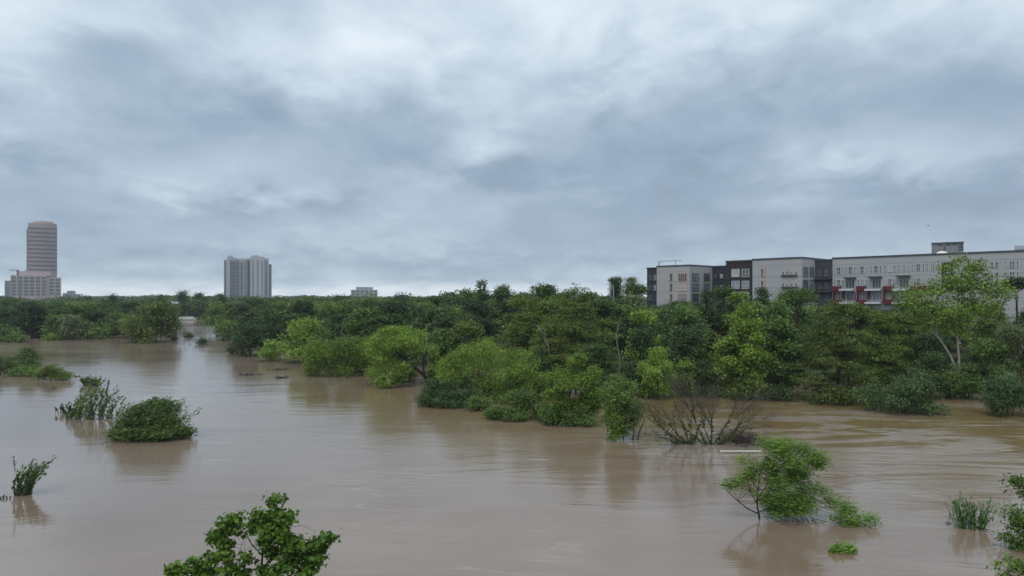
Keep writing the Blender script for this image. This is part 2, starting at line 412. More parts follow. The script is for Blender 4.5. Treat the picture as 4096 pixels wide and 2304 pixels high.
def water_mat():
    m, t, b, o = new_mat('muddy_water')
    tcn = t.nodes.new('ShaderNodeTexCoord')
    def mp_(sc, rz=0., loc=(0, 0, 0)):
        q = t.nodes.new('ShaderNodeMapping'); q.inputs['Scale'].default_value = sc; q.inputs['Rotation'].default_value = (0, 0, rz); q.inputs['Location'].default_value = loc
        t.links.new(tcn.outputs['Object'], q.inputs[0]); return q.outputs[0]
    def nz(vec, s, dt, ro, ds):
        n = add(t, 'ShaderNodeTexNoise', Scale=s, Detail=dt, Roughness=ro, Distortion=ds); t.links.new(vec, n.inputs['Vector']); return n.outputs[0]
    def mm(op, a, b2, clamp=False):
        q = t.nodes.new('ShaderNodeMath'); q.operation = op; q.use_clamp = clamp
        for i, v in enumerate((a, b2)):
            if isinstance(v, (int, float)): q.inputs[i].default_value = v
            else: t.links.new(v, q.inputs[i])
        return q.outputs[0]
    flow = R(-14)
    big = nz(mp_((.5, 1.5, 1), flow), .022, 4., .55, 1.6)          # boils and slicks tens of metres across
    med = nz(mp_((.45, 1.4, 1), flow, (31, 7, 0)), .12, 4., .55, 1.2)
    rip = nz(mp_((.8, 1.25, 1), flow), .85, 4., .6, .4)
    fine = nz(mp_((1, 1, 1)), 4.5, 2., .5, .2)
    r = t.nodes.new('ShaderNodeValToRGB'); t.links.new(mm('ADD', mm('MULTIPLY', big, .7), mm('MULTIPLY', med, .3)), r.inputs[0])
    e = r.color_ramp.elements; e[0].position = .36; e[0].color = (.185, .128, .085, 1); e[1].position = .62; e[1].color = (.250, .192, .158, 1)
    t.links.new(r.outputs[0], b.inputs['Base Color'])
    slick = t.nodes.new('ShaderNodeMapRange'); t.links.new(big, slick.inputs[0]); slick.inputs[1].default_value = .40; slick.inputs[2].default_value = .60; slick.inputs[3].default_value = .35; slick.inputs[4].default_value = 1.0
    b.inputs['IOR'].default_value = 1.62; b.inputs['Specular IOR Level'].default_value = .5
    # choppy water where the current turns round the wood on the right
    sx_ = t.nodes.new('ShaderNodeSeparateXYZ'); t.links.new(tcn.outputs['Object'], sx_.inputs[0])
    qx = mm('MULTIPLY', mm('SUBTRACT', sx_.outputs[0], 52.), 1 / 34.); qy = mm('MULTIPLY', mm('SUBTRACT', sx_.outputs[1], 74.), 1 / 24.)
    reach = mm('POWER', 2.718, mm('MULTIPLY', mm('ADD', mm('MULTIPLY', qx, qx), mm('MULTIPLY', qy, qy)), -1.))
    eddy = nz(mp_((.5, 1.6, 1), R(-24), (9, 3, 0)), .055, 5., .55, 2.2)
    ed = t.nodes.new('ShaderNodeMapRange'); t.links.new(eddy, ed.inputs[0]); ed.inputs[1].default_value = .47; ed.inputs[2].default_value = .55
    chop = mm('MULTIPLY', ed.outputs[0], reach)
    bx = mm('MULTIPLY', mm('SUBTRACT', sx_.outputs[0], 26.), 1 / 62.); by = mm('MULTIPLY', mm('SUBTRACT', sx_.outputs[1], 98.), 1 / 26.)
    tree_refl = mm('MULTIPLY', mm('POWER', 2.718, mm('MULTIPLY', mm('ADD', mm('MULTIPLY', bx, bx), mm('MULTIPLY', by, by)), -1.)), mm('ADD', med, .35))  # brown of mirrored trees, with some sediment, painted into the water colour
    tree_refl = mm('ADD', tree_refl, mm('MULTIPLY', mm('MULTIPLY', reach, mm('SUBTRACT', 1., ed.outputs[0])), .75), True)
    sm = t.nodes.new('ShaderNodeMix'); sm.data_type = 'RGBA'; t.links.new(tree_refl, sm.inputs[0]); t.links.new(r.outputs[0], sm.inputs[6]); sm.inputs[7].default_value = (.205, .142, .062, 1)
    sky_foam = t.nodes.new('ShaderNodeMix'); sky_foam.data_type = 'RGBA'; t.links.new(mm('MULTIPLY', chop, .9), sky_foam.inputs[0]); t.links.new(sm.outputs[2], sky_foam.inputs[6]); sky_foam.inputs[7].default_value = (.36, .31, .265, 1)  # pale sky reflection, with some froth, put into the colour of choppy patches
    # thin lines of froth drawn out along the current
    ln = nz(mp_((.30, 1.5, 1), R(-20), (4, 17, 0)), .11, 3., .5, 2.5); pt = nz(mp_((1, 1, 1)), .035, 3., .6, .5)
    rid = mm('SUBTRACT', 1., mm('MULTIPLY', mm('ABSOLUTE', mm('SUBTRACT', ln, .5), 0.), 42.), True)
    pm = t.nodes.new('ShaderNodeMapRange'); t.links.new(pt, pm.inputs[0]); pm.inputs[1].default_value = .52; pm.inputs[2].default_value = .66
    f2 = t.nodes.new('ShaderNodeMix'); f2.data_type = 'RGBA'; t.links.new(mm('MULTIPLY', mm('MULTIPLY', rid, pm.outputs[0]), .5), f2.inputs[0]); t.links.new(sky_foam.outputs[2], f2.inputs[6]); f2.inputs[7].default_value = (.46, .41, .36, 1)
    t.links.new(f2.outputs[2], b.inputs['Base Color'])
    # the open main stream down the left side runs sleek, the water by the thicket is more broken
    cur = t.nodes.new('ShaderNodeMapRange'); cur.interpolation_type = 'SMOOTHSTEP'; t.links.new(mm('ADD', sx_.outputs[0], mm('MULTIPLY', mm('SUBTRACT', med, .5), 40.)), cur.inputs[0])
    cur.inputs[1].default_value = -14.; cur.inputs[2].default_value = -46.
    ro = mm('ADD', mm('ADD', mm('MULTIPLY', slick.outputs[0], .08), .085), mm('MULTIPLY', cur.outputs[0], -.03))
    t.links.new(mm('ADD', 1.62, mm('MULTIPLY', cur.outputs[0], .75)), b.inputs['IOR']); t.links.new(ro, b.inputs['Roughness'])
    hgt = mm('ADD', mm('MULTIPLY', mm('ADD', mm('MULTIPLY', rip, .020), mm('MULTIPLY', fine, .004)), mm('ADD', mm('MULTIPLY', slick.outputs[0], mm('SUBTRACT', 1., mm('MULTIPLY', cur.outputs[0], .45))), mm('MULTIPLY', chop, 3.4))), mm('MULTIPLY', med, .07))
    bp = add(t, 'ShaderNodeBump', Strength=1., Distance=1.); t.links.new(hgt, bp.inputs['Height']); t.links.new(bp.outputs[0], b.inputs['Normal'])
    return m
mb = MB(); mb.v = [(-2500, -300, 0), (2500, -300, 0), (2500, 900, 0), (-2500, 900, 0)]; mb.f = [(0, 1, 2, 3)]
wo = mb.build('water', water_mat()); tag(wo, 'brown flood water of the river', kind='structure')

# ------------------------------------------------------------------ high-rises on the skyline
def frame(o, u):
    """local building axes: x along the facade (u), y away from the viewer"""
    u = np.array(u, float); u /= np.linalg.norm(u); n = np.array([-u[1], u[0]])
    return lambda x, y, z: (o[0] + u[0] * x + n[0] * y, o[1] + u[1] * x + n[1] * y, o[2] + z)
GLASS = plain('window_glass', (.055, .065, .080), .12, .3, .5, .6)
GLASS_PALE = plain('glass_pale', (.22, .25, .29), .15, .35, .35, .6)
def glass_dim(): return plain('glass_dim', (.12, .12, .135), .2, .3, .1, .5)

def pink_tower():
    d = 1500.; k = d / F
    cx = (43 - 512) * k; az_ = math.atan2(cx, d); ca = math.cos(az_)
    root = empty('office_tower', (cx, d, 0), 'tall pinkish stone office tower with rounded front rising from a broad podium', 'tower', rz=-az_)
    ST = plain('pink_granite', (.33, .255, .25), .7, .06, .02); ST2 = plain('pink_granite_light', (.50, .40, .385), .7, .06, .02); BD = plain('tower_band', (.115, .100, .110), .4, .15, .02)
    Z = lambda py: H + (HY - py) * k
    X = lambda px: (px - 43) * k * ca
    def bow(x0, x1, y0, bulge, back, n=14):
        pts = [(x0 + (x1 - x0) * i / n, y0 - bulge * math.sin(math.pi * i / n)) for i in range(n + 1)]
        return pts + [(x1, back), (x0, back)]
    b = MB().prism(bow(X(28), X(57.2), 0, 6, 60), 0, Z(226.5)); b.build('wall', ST, root)
    MB().box(X(26.6), X(28), 8, 55, 0, Z(229)).build('side_wall', ST, root)
    MB().box(X(25.2), X(28.4), 0, 50, 0, Z(270.5)).build('side_wall', ST, root)
    MB().prism(bow(X(28.3), X(56.9), 0, 6, 58), Z(226.5), Z(223.4)).build('crown_wall', ST, root)
    MB().prism(bow(X(33), X(54), 4, 9, 50), Z(223.4), Z(221.3)).build('roof', ST2, root)
    py = 228.0; i = 0
    while py < 271:
        MB().prism(bow(X(27.9), X(57.3), -.5, 6.2, 10), Z(py + (1.5 if i else 1.3)), Z(py)).build('window_band', BD, root)
        py += 4.1; i += 1
    # podium
    P = [(11.7, 46.5, 275.7, -30), (46.5, 61.2, 277.6, -26)]
    for (a, c, t, y) in P: MB().box(X(a), X(c), y, 60, 0, Z(t)).build('podium', ST2, root)
    MB().box(X(20), X(51), -22, 55, Z(276), Z(271.8)).build('podium_top', ST2, root)
    MB().box(X(17.2), X(19.3), -10, 20, Z(276), Z(270.6)).build('roof_plant', BD, root)
    MB().box(X(10), X(19), -6, -4, Z(271.0), Z(270.3)).build('roof_canopy', BD, root)
    for (x, wd) in ((14.6, 4.2), (20.7, 4.6), (26.7, 4.6), (32.4, 4.4), (38.2, 4.2), (43.7, 3.8)):
        for (y0, y1) in ((277.2, 279.6), (280.6, 283), (284.0, 286.2), (287.2, 289.4), (290.4, 292.6), (293.6, 295.6)):
            MB().box(X(x - wd / 2), X(x + wd / 2), -30.6, -29, Z(y1), Z(y0)).build('window', glass_dim(), root)
    for (x, wd) in ((51.7, 4.6), (57.4, 4.2)):
        for (y0, y1) in ((278.8, 281), (282.2, 284.4), (285.6, 287.8), (289, 291.2), (292.4, 294.6)):
            MB().box(X(x - wd / 2), X(x + wd / 2), -26.6, -25, Z(y1), Z(y0)).build('window', glass_dim(), root)
pink_tower()

def pale_highrise():
    d = 1200.; k = d / F; cx = (248 - 512) * k; az_ = math.atan2(cx, d); ca = math.cos(az_)
    root = empty('apartment_tower', (cx, d, 0), 'pale grey high-rise apartment tower with stepped wings standing alone on the skyline', 'tower', rz=-az_)
    X = lambda px: (px - 248) * k * ca
    Z = lambda py: H + (HY - py) * k
    W1 = plain('tower_render', (.47, .47, .49), .8, .05, .02); W2 = plain('tower_render_darker', (.37, .38, .41), .8, .05, .02); DK = plain('tower_glazing', (.17, .185, .225), .3, .25, .08, .5)  # second, darker render on some wings and the roof plant
    blk = [(224.0, 226.6, 260.2, 8, W2), (226.6, 229.6, 257.6, 4, W1), (229.6, 236.4, 258.0, 0, W2), (236.4, 247.2, 258.4, 6, W1), (247.2, 250.4, 258.2, 12, W2),
           (250.4, 264.6, 256.4, 0, W1), (264.6, 269.2, 257.6, 6, W1), (269.2, 272.2, 263.4, 12, W2)]
    for (a, c, t, y, m_) in blk: MB().box(X(a), X(c) - .05, y, 60, 0, Z(t)).build('wall', m_, root)
    MB().box(X(228), X(233), 5, 25, Z(258.1), Z(255.9)).build('roof_plant', W2, root); MB().box(X(252), X(259), 5, 25, Z(256.5), Z(255.0)).build('roof_plant', W2, root)
    py = 260.6
    while py < 296:
        for (x0, x1, y, big) in ((224.5, 226.2, 8, 1), (230.2, 235.8, 0, 1), (237.4, 239.4, 6, 0), (240.6, 242.6, 6, 0), (244.4, 246.4, 6, 1), (247.8, 249.8, 12, 1), (252.2, 253.8, 0, 0), (256.8, 258.6, 0, 0), (261.4, 263, 0, 0), (266, 267.6, 6, 0), (270.0, 271.4, 12, 0)):
            if x0 > 269 and py < 265: continue
            MB().box(X(x0), X(x1), y - .5, y + .5, Z(py + (1.55 if big else 1.2)), Z(py)).build('window', DK, root)
        for (x0, x1, y) in ((230.0, 236.0, 0), (240.2, 243.0, 6)):
            MB().box(X(x0), X(x1), y - 2.2, y, Z(py + 2.05), Z(py + 1.75)).build('balcony', W1, root)
        py += 2.25
pale_highrise()

def block(name, label, d, px0, px1, top, mat, steps=(), win=None, rows=0):
    k = d / F; az_ = math.atan(((px0 + px1) / 2 - 512) / F); ca = math.cos(az_); root = empty(name, (((px0 + px1) / 2 - 512) * k, d, 0), label, 'building', rz=-az_)
    X = lambda px: (px - (px0 + px1) / 2) * k * ca
    Z = lambda py: H + (HY - py) * k
    MB().box(X(px0), X(px1), 0, 30, 0, Z(top)).build('wall', mat, root)
    for (a, c, t) in steps: MB().box(X(a), X(c), 3, 26, Z(top) - .5, Z(t)).build('upper_storey', mat, root)
    if win:
        for r in range(rows):
            z = Z(top) - 2.2 - r * 3.6; n = max(2, int((px1 - px0) * k / 5.5))
            for i in range(n):
                x = X(px0) + (i + .5) * (px1 - px0) * k / n
                MB().box(x - 1.5, x + 1.5, -.15, .2, z - .8, z + .8).build('window', win, root)
    return root
block('glass_office', 'small blue glass office block left of the pink tower podium', 1650, 4.6, 11.4, 280.6, plain('blue_glass', (.16, .21, .27), .2, .25, .05, .6), win=GLASS, rows=7)
block('low_office', 'low stepped grey block right of the pink tower podium', 1400, 62.5, 80.5, 294, plain('grey_block', (.25, .26, .28), .8, .15, .05), ((67, 75.5, 290.8), (63, 67, 293)), GLASS, 3)
block('hospital', 'pale grey flat-topped building half hidden by trees near skyline centre', 900, 351, 377.5, 289.8, plain('hospital_wall', (.33, .34, .37), .8, .1, .05), ((356, 373, 287.0),), GLASS, 4)
block('pavilion', 'small white flat-roofed building among trees left of the channel', 480, 171, 179, 302.2, plain('white_render', (.75, .76, .78), .7, .05, .3), ((172, 178, 301.7),), GLASS, 1)
block('shed', 'small white-walled shed behind trees right of the channel', 300, 219.5, 226, 321.0, MATS['white_render'], ((220.5, 225, 320.5),), GLASS, 1)
block('pump_house', 'low beige flat-roofed hut between wood and apartment block', 165, 619, 629, 315.5, plain('beige_render', (.42, .38, .31), .8, .1, .5), ((620, 628, 315.0),), GLASS, 1)
# white footbridge over the channel
d = 445.; k = d / F
br = empty('footbridge', ((188 - 512) * k, d, 0), 'white low bridge crossing the narrow channel far back', 'bridge')
WHT = plain('bridge_concrete', (.62, .61, .60), .8, .08, .3)
MB().box(-8 * k, 7 * k, -2, 2, .35, 1.5).build('deck', WHT, br); MB().box(-8 * k, 7 * k, -2, -1.8, 1.5, 2.3).build('parapet', WHT, br)
for x in (-7, -2.5, 2, 6.5): MB().box(x * k - .35, x * k + .35, -1.5, 1.5, -2, .35).build('pier', WHT, br)

# ------------------------------------------------------------------ apartment building on the right
def apartments():
    U = np.array([.69, -.724]); U /= np.linalg.norm(U); Nn = np.array([U[1], -U[0]])       # U to the right and nearer, Nn towards the viewer
    O = np.array([88.7, 189.0])
    root = empty('apartment_building', (O[0], O[1], 0), 'long grey and dark brown apartment building with red balconies behind the right-hand trees', 'building')
    def fr(x, y, z): return (U[0] * x + Nn[0] * y, U[1] * x + Nn[1] * y, z)     # x along facade, y outwards (relative to root)
    def ucol(px, v):
        r = np.array([(px - 512) / F, 1.]); A = np.array([[r[0], -U[0]], [r[1], -U[1]]]); q = O + v * Nn
        t, u = np.linalg.solve(A, q); return u, t
    def vcol(px, u):
        r = np.array([(px - 512) / F, 1.]); A = np.array([[r[0], -Nn[0]], [r[1], -Nn[1]]]); q = O + u * U
        t, v = np.linalg.solve(A, q); return v, t
    zat = lambda py, t: H + (HY - py) * t / F
    GR = plain('siding_grey', (.40, .40, .40), .85, .05, .6, stretch=(.3, .3, 4)); DK = plain('panel_charcoal', (.060, .062, .072), .7, .2, .6)
    BR = plain('brick_umber', (.038, .030, .034), .8, .25, 1.5); RED = plain('panel_red', (.125, .020, .024), .6, .2, .6); WH = plain('balcony_white', (.60, .60, .62), .7, .06, .5)
    CP = plain('coping', (.075, .08, .09), .5, .1, .5); FRM = plain('window_frame', (.50, .52, .54), .6, .05, .5); FDK = plain('window_frame_dark', (.05, .05, .06), .5, .1, .5)
    FOR = plain('window_frame_copper', (.50, .30, .20), .7, .15, .5); SLT = plain('panel_slate', (.030, .036, .045), .7, .2, .5)
    TRM = plain('siding_trim', (.33, .335, .34), .8, .06, .6)
    vA, uA, vD, vC, vB, uB, vR = 3.6, -42.8, -10.3, 6.0, 8.4, -4.96, -.4
    ztop = lambda px, py, v: zat(py, ucol(px, v)[1])
    uA0 = ucol(656.7, vA)[0]; uS0 = ucol(647, 1.2)[0]; uC0 = ucol(725.9, vC)[0]; uB0 = ucol(752.5, vB)[0]; uEnd = ucol(1024, 0)[0] + 14
    blocks = [('A', uA0, uA, -12, vA, ztop(675, 266.2, vA), GR), ('S', uS0, uA0 - .01, -12, 1.2, ztop(652, 268.6, 1.2), SLT), ('D', uA + .01, uC0 + 6, -16, vD, ztop(719, 266.8, vD), SLT),
              ('C', uC0, uB0 - .01, -8, vC, ztop(739, 261.5, vC), BR), ('B', uB0, uB, -8.5, vB, ztop(780, 259.0, vB), GR), ('R', uB + .01, -.01, -9, vR, ztop(824, 260.7, vR), DK),
              ('L', 0, uEnd, -18, 0, ztop(900, 256.3, 0), GR)]
    info = {}
    for (nm, u0, u1, v0, v1, z, m_) in blocks:
        MB().box(u0, u1, v0, v1, 0, z, fr).build('wall', m_, root)
        MB().box(u0 - .12, u1 + (.12 if nm in 'ABL' else 0), v0 + .3, v1 + .18, z, z + .38, fr).build('coping', CP if nm not in 'S' else SLT, root)
        info[nm] = z
        if nm in 'ABL':
            for dz in (1.75, 4.95, 8.1): MB().box(u0 + .02, u1 - .02, v1 - .1, v1 + .035, z - dz, z - dz + .10, fr).build('joint_strip', TRM, root)
    BLD = plain('window_blind', (.45, .44, .42), .6, .15, .8); wr = random.Random(3)
    def win(face, px, py, wpx, hpx, fm=FRM, glass=GLASS, cols=2, rows=2, depth=.10, bar=.09):
        """a window with its own frame, glazing bars and pane, in a front wall (v) or a return wall (u)"""
        kind, c = face
        q = wr.random()
        if glass is GLASS_PALE: glass = GLASS_PALE if q < .5 else glass_dim() if q < .72 else BLD if q < .86 else GLASS
        elif glass is GLASS: glass = GLASS if q < .7 else glass_dim() if q < .9 else GLASS_PALE
        if kind == 'v': a, t = ucol(px, c); a0 = ucol(px - wpx / 2, c)[0]; a1 = ucol(px + wpx / 2, c)[0]; put = lambda x, y, z: fr(x, c + y, z)
        else: a, t = vcol(px, c); a0 = vcol(px - wpx / 2, c)[0]; a1 = vcol(px + wpx / 2, c)[0]; put = lambda x, y, z: fr(c + y, x, z)
        if a0 > a1: a0, a1 = a1, a0
        z0, z1 = zat(py + hpx / 2, t), zat(py - hpx / 2, t)
        f = MB()
        f.box(a0 - bar, a0 + .02, -.02, depth, z0 - bar, z1 + bar, put); f.box(a1 - .02, a1 + bar, -.02, depth, z0 - bar, z1 + bar, put)
        f.box(a0 + .02, a1 - .02, -.02, depth - .005, z1 - .02, z1 + bar, put); f.box(a0 + .02, a1 - .02, -.02, depth + .05, z0 - bar, z0 + .02, put)
        for i in range(1, cols): x = a0 + (a1 - a0) * i / cols; f.box(x - .05, x + .05, -.02, depth - .01, z0 + .02, z1 - .02, put)
        for i in range(1, rows): z = z0 + (z1 - z0) * i / rows * .8; f.box(a0 + .02, a1 - .02, -.02, depth - .015, z - .05, z + .05, put)
        o = f.build('window', fm, root)
        MB().box(a0, a1, .005, .04, z0, z1, put).build('pane', glass, o)
        return o
    c6 = lambda x, y: (640 + x * .07764, 240 + y * .07764)
    c7 = lambda x, y: (824 + x * .07764, 235 + y * .07764)
    K = .07764
    for r_, y in enumerate((480, 610, 742)):
        win(('v', vA), *c6(402, y), 30 * K, 95 * K, FOR, GLASS, 1, 2); win(('v', vA), *c6(550, y), 108 * K, 92 * K, FOR, GLASS_PALE, 4, 2)
        win(('u', uA), *c6(712, y), 80 * K, 92 * K, FDK, GLASS_PALE, 2, 2); win(('u', uA), *c6(858, y), 72 * K, 92 * K, FDK, GLASS_PALE, 2, 2)
        win(('v', 1.2), *c6(137, y + 3), 46 * K, 76 * K, FDK, GLASS_PALE, 2, 2); win(('v', 1.2), *c6(194, y + 3), 36 * K, 76 * K, FDK, GLASS_PALE, 1, 2)
    for y in (465, 605):
        win(('v', vD), *c6(975, y), 38 * K, 55 * K, FDK, GLASS_PALE, 1, 2); win(('v', vD), *c6(1050, y), 42 * K, 55 * K, FDK, GLASS_PALE, 1, 2)
    for y in (425, 577, 722):
        win(('v', vC), *c6(1232, y), 92 * K, 92 * K, FRM, GLASS_PALE, 2, 2, bar=.14); win(('v', vC), *c6(1360, y), 86 * K, 92 * K, FRM, GLASS_PALE, 2, 2, bar=.14)
    for y in (422, 575):
        win(('v', vB), *c6(1574, y), 30 * K, 105 * K, FRM, GLASS, 1, 2)
        px, py = c6(1608, y); a0 = ucol(px - .9, vB)[0]; a1 = ucol(px + .9, vB)[0]; t = ucol(px, vB)[1]
        MB().box(a0, a1, vB + .02, vB + .16, zat(py + 4.6, t), zat(py - 4.6, t), fr).build('copper_panel', FOR, root)
        for x in (1845, 1895, 1955, 2012): win(('v', vB), *c6(x, y), 24 * K, 34 * K, FRM, GLASS, 1, 1)
        px, py = c6(1926, y); a0 = ucol(px - .8, vB)[0]; a1 = ucol(px + .8, vB)[0]; t = ucol(px, vB)[1]
        MB().box(a0, a1, vB + .02, vB + .16, zat(py + 4.2, t), zat(py - 4.2, t), fr).build('copper_panel', FOR, root)
        px0, py = c6(1826, y + 34); px1 = c6(2030, 0)[0]
        MB().box(ucol(px0, vB)[0], ucol(px1, vB)[0], vB + .02, vB + .5, zat(py + .7, t), zat(py - .7, t), fr).build('sill', CP, root)
    for y in (412, 575, 732):
        win(('u', uB), *c6(2132, y), 58 * K, 112 * K, FDK, GLASS_PALE, 2, 2); win(('u', uB), *c6(2212, y), 52 * K, 112 * K, FDK, GLASS_PALE, 2, 2)
        win(('v', vR), *c6(2312, y + 10), 62 * K, 100 * K, FDK, glass_dim(), 2, 2); win(('v', vR), *c6(2398, y + 10), 56 * K, 100 * K, FDK, glass_dim(), 2, 2)
        px0, py = c6(2270, y + 88); t = ucol(px0, vR)[1]
        MB().box(uB + .1, -.1, vR + .02, vR + .9, zat(py + .8, t), zat(py - .8, t), fr).build('balcony', DK, root)
    fc = ('v', 0)
    for i, x in enumerate((190, 340, 490, 670, 850, 1030, 1215, 1400)):
        y = 458 - (x - 190) * .042
        win(fc, *c7(x, y), 44 * K, 84 * K, FRM, GLASS_PALE if i % 3 else GLASS, 2, 2)
        for s_ in (-52, 52): win(fc, *c7(x + s_ * (1 + x / 4000), y + 4), 15 * K, 84 * K, FRM, GLASS, 1, 3)
    for x in (190, 495, 850, 1215, 1400):
        y = 616 - (x - 190) * .022
        win(fc, *c7(x, y), 40 * K, 76 * K, FRM, GLASS_PALE, 2, 2)
        for s_ in (-50, 50): win(fc, *c7(x + s_, y + 4), 15 * K, 76 * K, FRM, GLASS, 1, 3)
    def slab(x0, x1, y0, y1, out, m_, name, v=0.):
        p0, q0 = c7(x0, y0); p1, q1 = c7(x1, y1); a0, t0 = ucol(p0, v); a1, t1 = ucol(p1, v); t = (t0 + t1) / 2
        return MB().box(a0, a1, v + .02, v + out, zat(q1, t), zat(q0, t), fr).build(name, m_, root)
    for (xa, xb, ya) in ((275, 415, 545), (590, 750, 535), (945, 1115, 520)):
        slab(xa, xb, ya, ya + 16, 1.6, CP, 'awning')
    for x in (340, 680, 1035):
        win(fc, *c7(x, 632), 110 * K, 105 * K, FRM, GLASS, 3, 1)
        win(fc, *c7(x + 15, 790), 120 * K, 110 * K, FRM, GLASS_PALE, 3, 1)
    for (xa, xb) in ((225, 400), (552, 750), (905, 1110)):
        for y in (694, 862):
            b = slab(xa, xb, y, y + 24, 1.9, WH, 'balcony')
            px0, q = c7(xa, y); px1, _ = c7(xb, y); a0, t0 = ucol(px0, 0); a1, t1 = ucol(px1, 0); z0 = zat(c7(0, y)[1], (t0 + t1) / 2)
            rl = MB()
            rl.box(a0 + .1, a1 - .1, 1.75, 1.82, z0 + .98, z0 + 1.05, fr)
            nn = max(3, int((a1 - a0) / .55))
            for i in range(nn + 1): xx = a0 + .12 + (a1 - a0 - .3) * i / nn; rl.box(xx, xx + .04, 1.76, 1.81, z0 - .02, z0 + .98, fr)
            r2 = rl.build('railing', CP, b)
    for (xa, xb) in ((128, 222), (432, 548), (770, 900), (1130, 1400)):
        slab(xa, xb, 660, 716, 1.05, RED, 'red_panel'); slab(xa, xb, 832, 886, 1.05, RED, 'red_panel')
    for (xa, xb) in ((132, 270), (436, 594), (776, 905)):
        for xe in (xa, xb - 16): slab(xe, xe + 16, 717, 831, .95, RED, 'red_panel')
        win(fc, *c7((xa + xb) / 2, 778), (xb - xa - 50) * K, 84 * K, FRM, GLASS_PALE, 3, 2)
    # tall dark bay and the windows beyond it
    slab(1520, 1660, 352, 720, .25, SLT, 'bay')
    for y in (410, 470, 530, 600): win(('v', .25), *c7(1590, y), 70 * K, 40 * K, FRM if y < 500 else FDK, glass_dim(), 2, 1)
    for y in (385, 520, 640, 760):
        for x in (2165, 2228): win(fc, *c7(x, y), 34 * K, 78 * K, FRM, GLASS_PALE, 1, 2)
        for x, ww in ((2345, 18), (2425, 62), (2495, 18)): win(fc, *c7(x, y - 6), ww * K, 82 * K, FRM, GLASS_PALE if ww > 30 else GLASS, 1 if ww < 30 else 2, 2)
        for x in (1800, 1930): win(fc, *c7(x, y + 10), 40 * K, 80 * K, FRM, GLASS_PALE, 2, 2)
    # roof frame on the left wing
    z = info['A']; a0 = ucol(658.5, vA - 1)[0]; a1 = ucol(682, vA - 1)[0]
    t = ucol(658, vA)[1]; zt = zat(261.6, t)
    rf = MB(); rf.box(a0, a0 + .3, vA - 1.3, vA - 1, z, zt, fr); rf.box(a0 - .1, a1, vA - 1.35, vA - .95, zt, zt + .22, fr)
    rf.box(a1 - 2.6, a1 - 2.45, vA - 1.25, vA - 1.05, z, zt, fr)
    rf.build('roof_canopy', plain('canopy_grey', (.40, .42, .45), .6, .1, .4), root)
    # slab canopy at the far right end
    a0, t = ucol(1014.5, -3); zt = zat(246.6, t)
    rc = MB(); rc.box(a0, a0 + 16, -9, -3, zt - .8, zt + .2, fr); rc.box(a0 + 7, a0 + 7.5, -7, -6.5, info['L'], zt - .8, fr); rc.build('roof_canopy', MATS['canopy_grey'], root)
    return info, ucol, zat, fr, O, U, Nn
info, ucol, zat, frA, AO, AU, AN = apartments()
# white dome tent on the roof, grey louvred block behind it
a, t = ucol(823.9 + 1520 * .07764, -5); base = AO + a * AU - 5 * AN
dm = MB(); nr = 12
rings = [(1.0, 0.), (.97, .22), (.86, .5), (.66, .76), (.38, .94), (.08, 1.0)]
for (q, hh) in rings:
    for i in range(nr): dm.v.append((math.cos(i / nr * 6.283) * q * 1.6, math.sin(i / nr * 6.283) * q * 1.6, hh * 1.15))
for j in range(len(rings) - 1):
    for i in range(nr): dm.f.append((j * nr + i, j * nr + (i + 1) % nr, (j + 1) * nr + (i + 1) % nr, (j + 1) * nr + i))
dm.f.append(tuple(range(5 * nr, 6 * nr)))
do = dm.build('roof_tent', plain('tent_white', (.78, .78, .78), .7, .04, .5), smooth=True); do.location = (base[0], base[1], info['L'])
tag(do, 'white domed tent on the apartment roof before the grey rooftop block', 'tent')
d = 420.; k = d / F
pb = empty('office_block', ((948 - 512) * k, d, 0), 'grey louvred top of an office block rising above the apartment roof', 'building', rz=-math.atan((948 - 512) / F))
MB().box(-14 * k, 13 * k, 0, 20, 0, H + (HY - 242.8) * k).build('wall', plain('concrete_grey', (.215, .22, .235), .8, .12, .1), pb)
MB().box(-14.4 * k, 13.4 * k, -.8, 20.8, H + (HY - 242.8) * k, H + (HY - 242.2) * k).build('coping', MATS['coping'], pb)
for (x0, x1, y0, y1) in ((-8.5, -4.5, 244.2, 245.4), (-2, 2, 243.9, 245), (3.5, 7.5, 243.7, 244.9), (9, 12.4, 244.6, 245.6), (9, 12.4, 247, 248), (9, 12.4, 249.4, 250.4), (-3.4, -2.6, 246, 251)):
    MB().box(x0 * k, x1 * k, -.25, .3, H + (HY - y1) * k, H + (HY - y0) * k).build('louvre', plain('louvre_dark', (.04, .042, .05), .6, .2, .3), pb)

# street light behind the big cypress trees
d = 176.; k = d / F
lp_ = empty('light_pole', ((613.5 - 512) * k, d, 0), 'tall thin white light pole standing behind the big cypress trees', 'pole')
zt = H + (HY - 286) * k
MB().tube([(0, 0, 0), (0, 0, zt * .5), (0, 0, zt)], [.16, .13, .09], 8).build('post', plain('pole_paint', (.36, .37, .38), .5, .06, 1.), lp_)
MB().tube([(0, 0, zt), (-.3, 0, zt + .25), (-1.3, 0, zt + .35)], [.07, .06, .05], 6).build('arm', MATS['pole_paint'], lp_); MB().box(-1.9, -1.2, -.16, .16, zt + .26, zt + .40).build('lamp_head', MATS['pole_paint'], lp_)
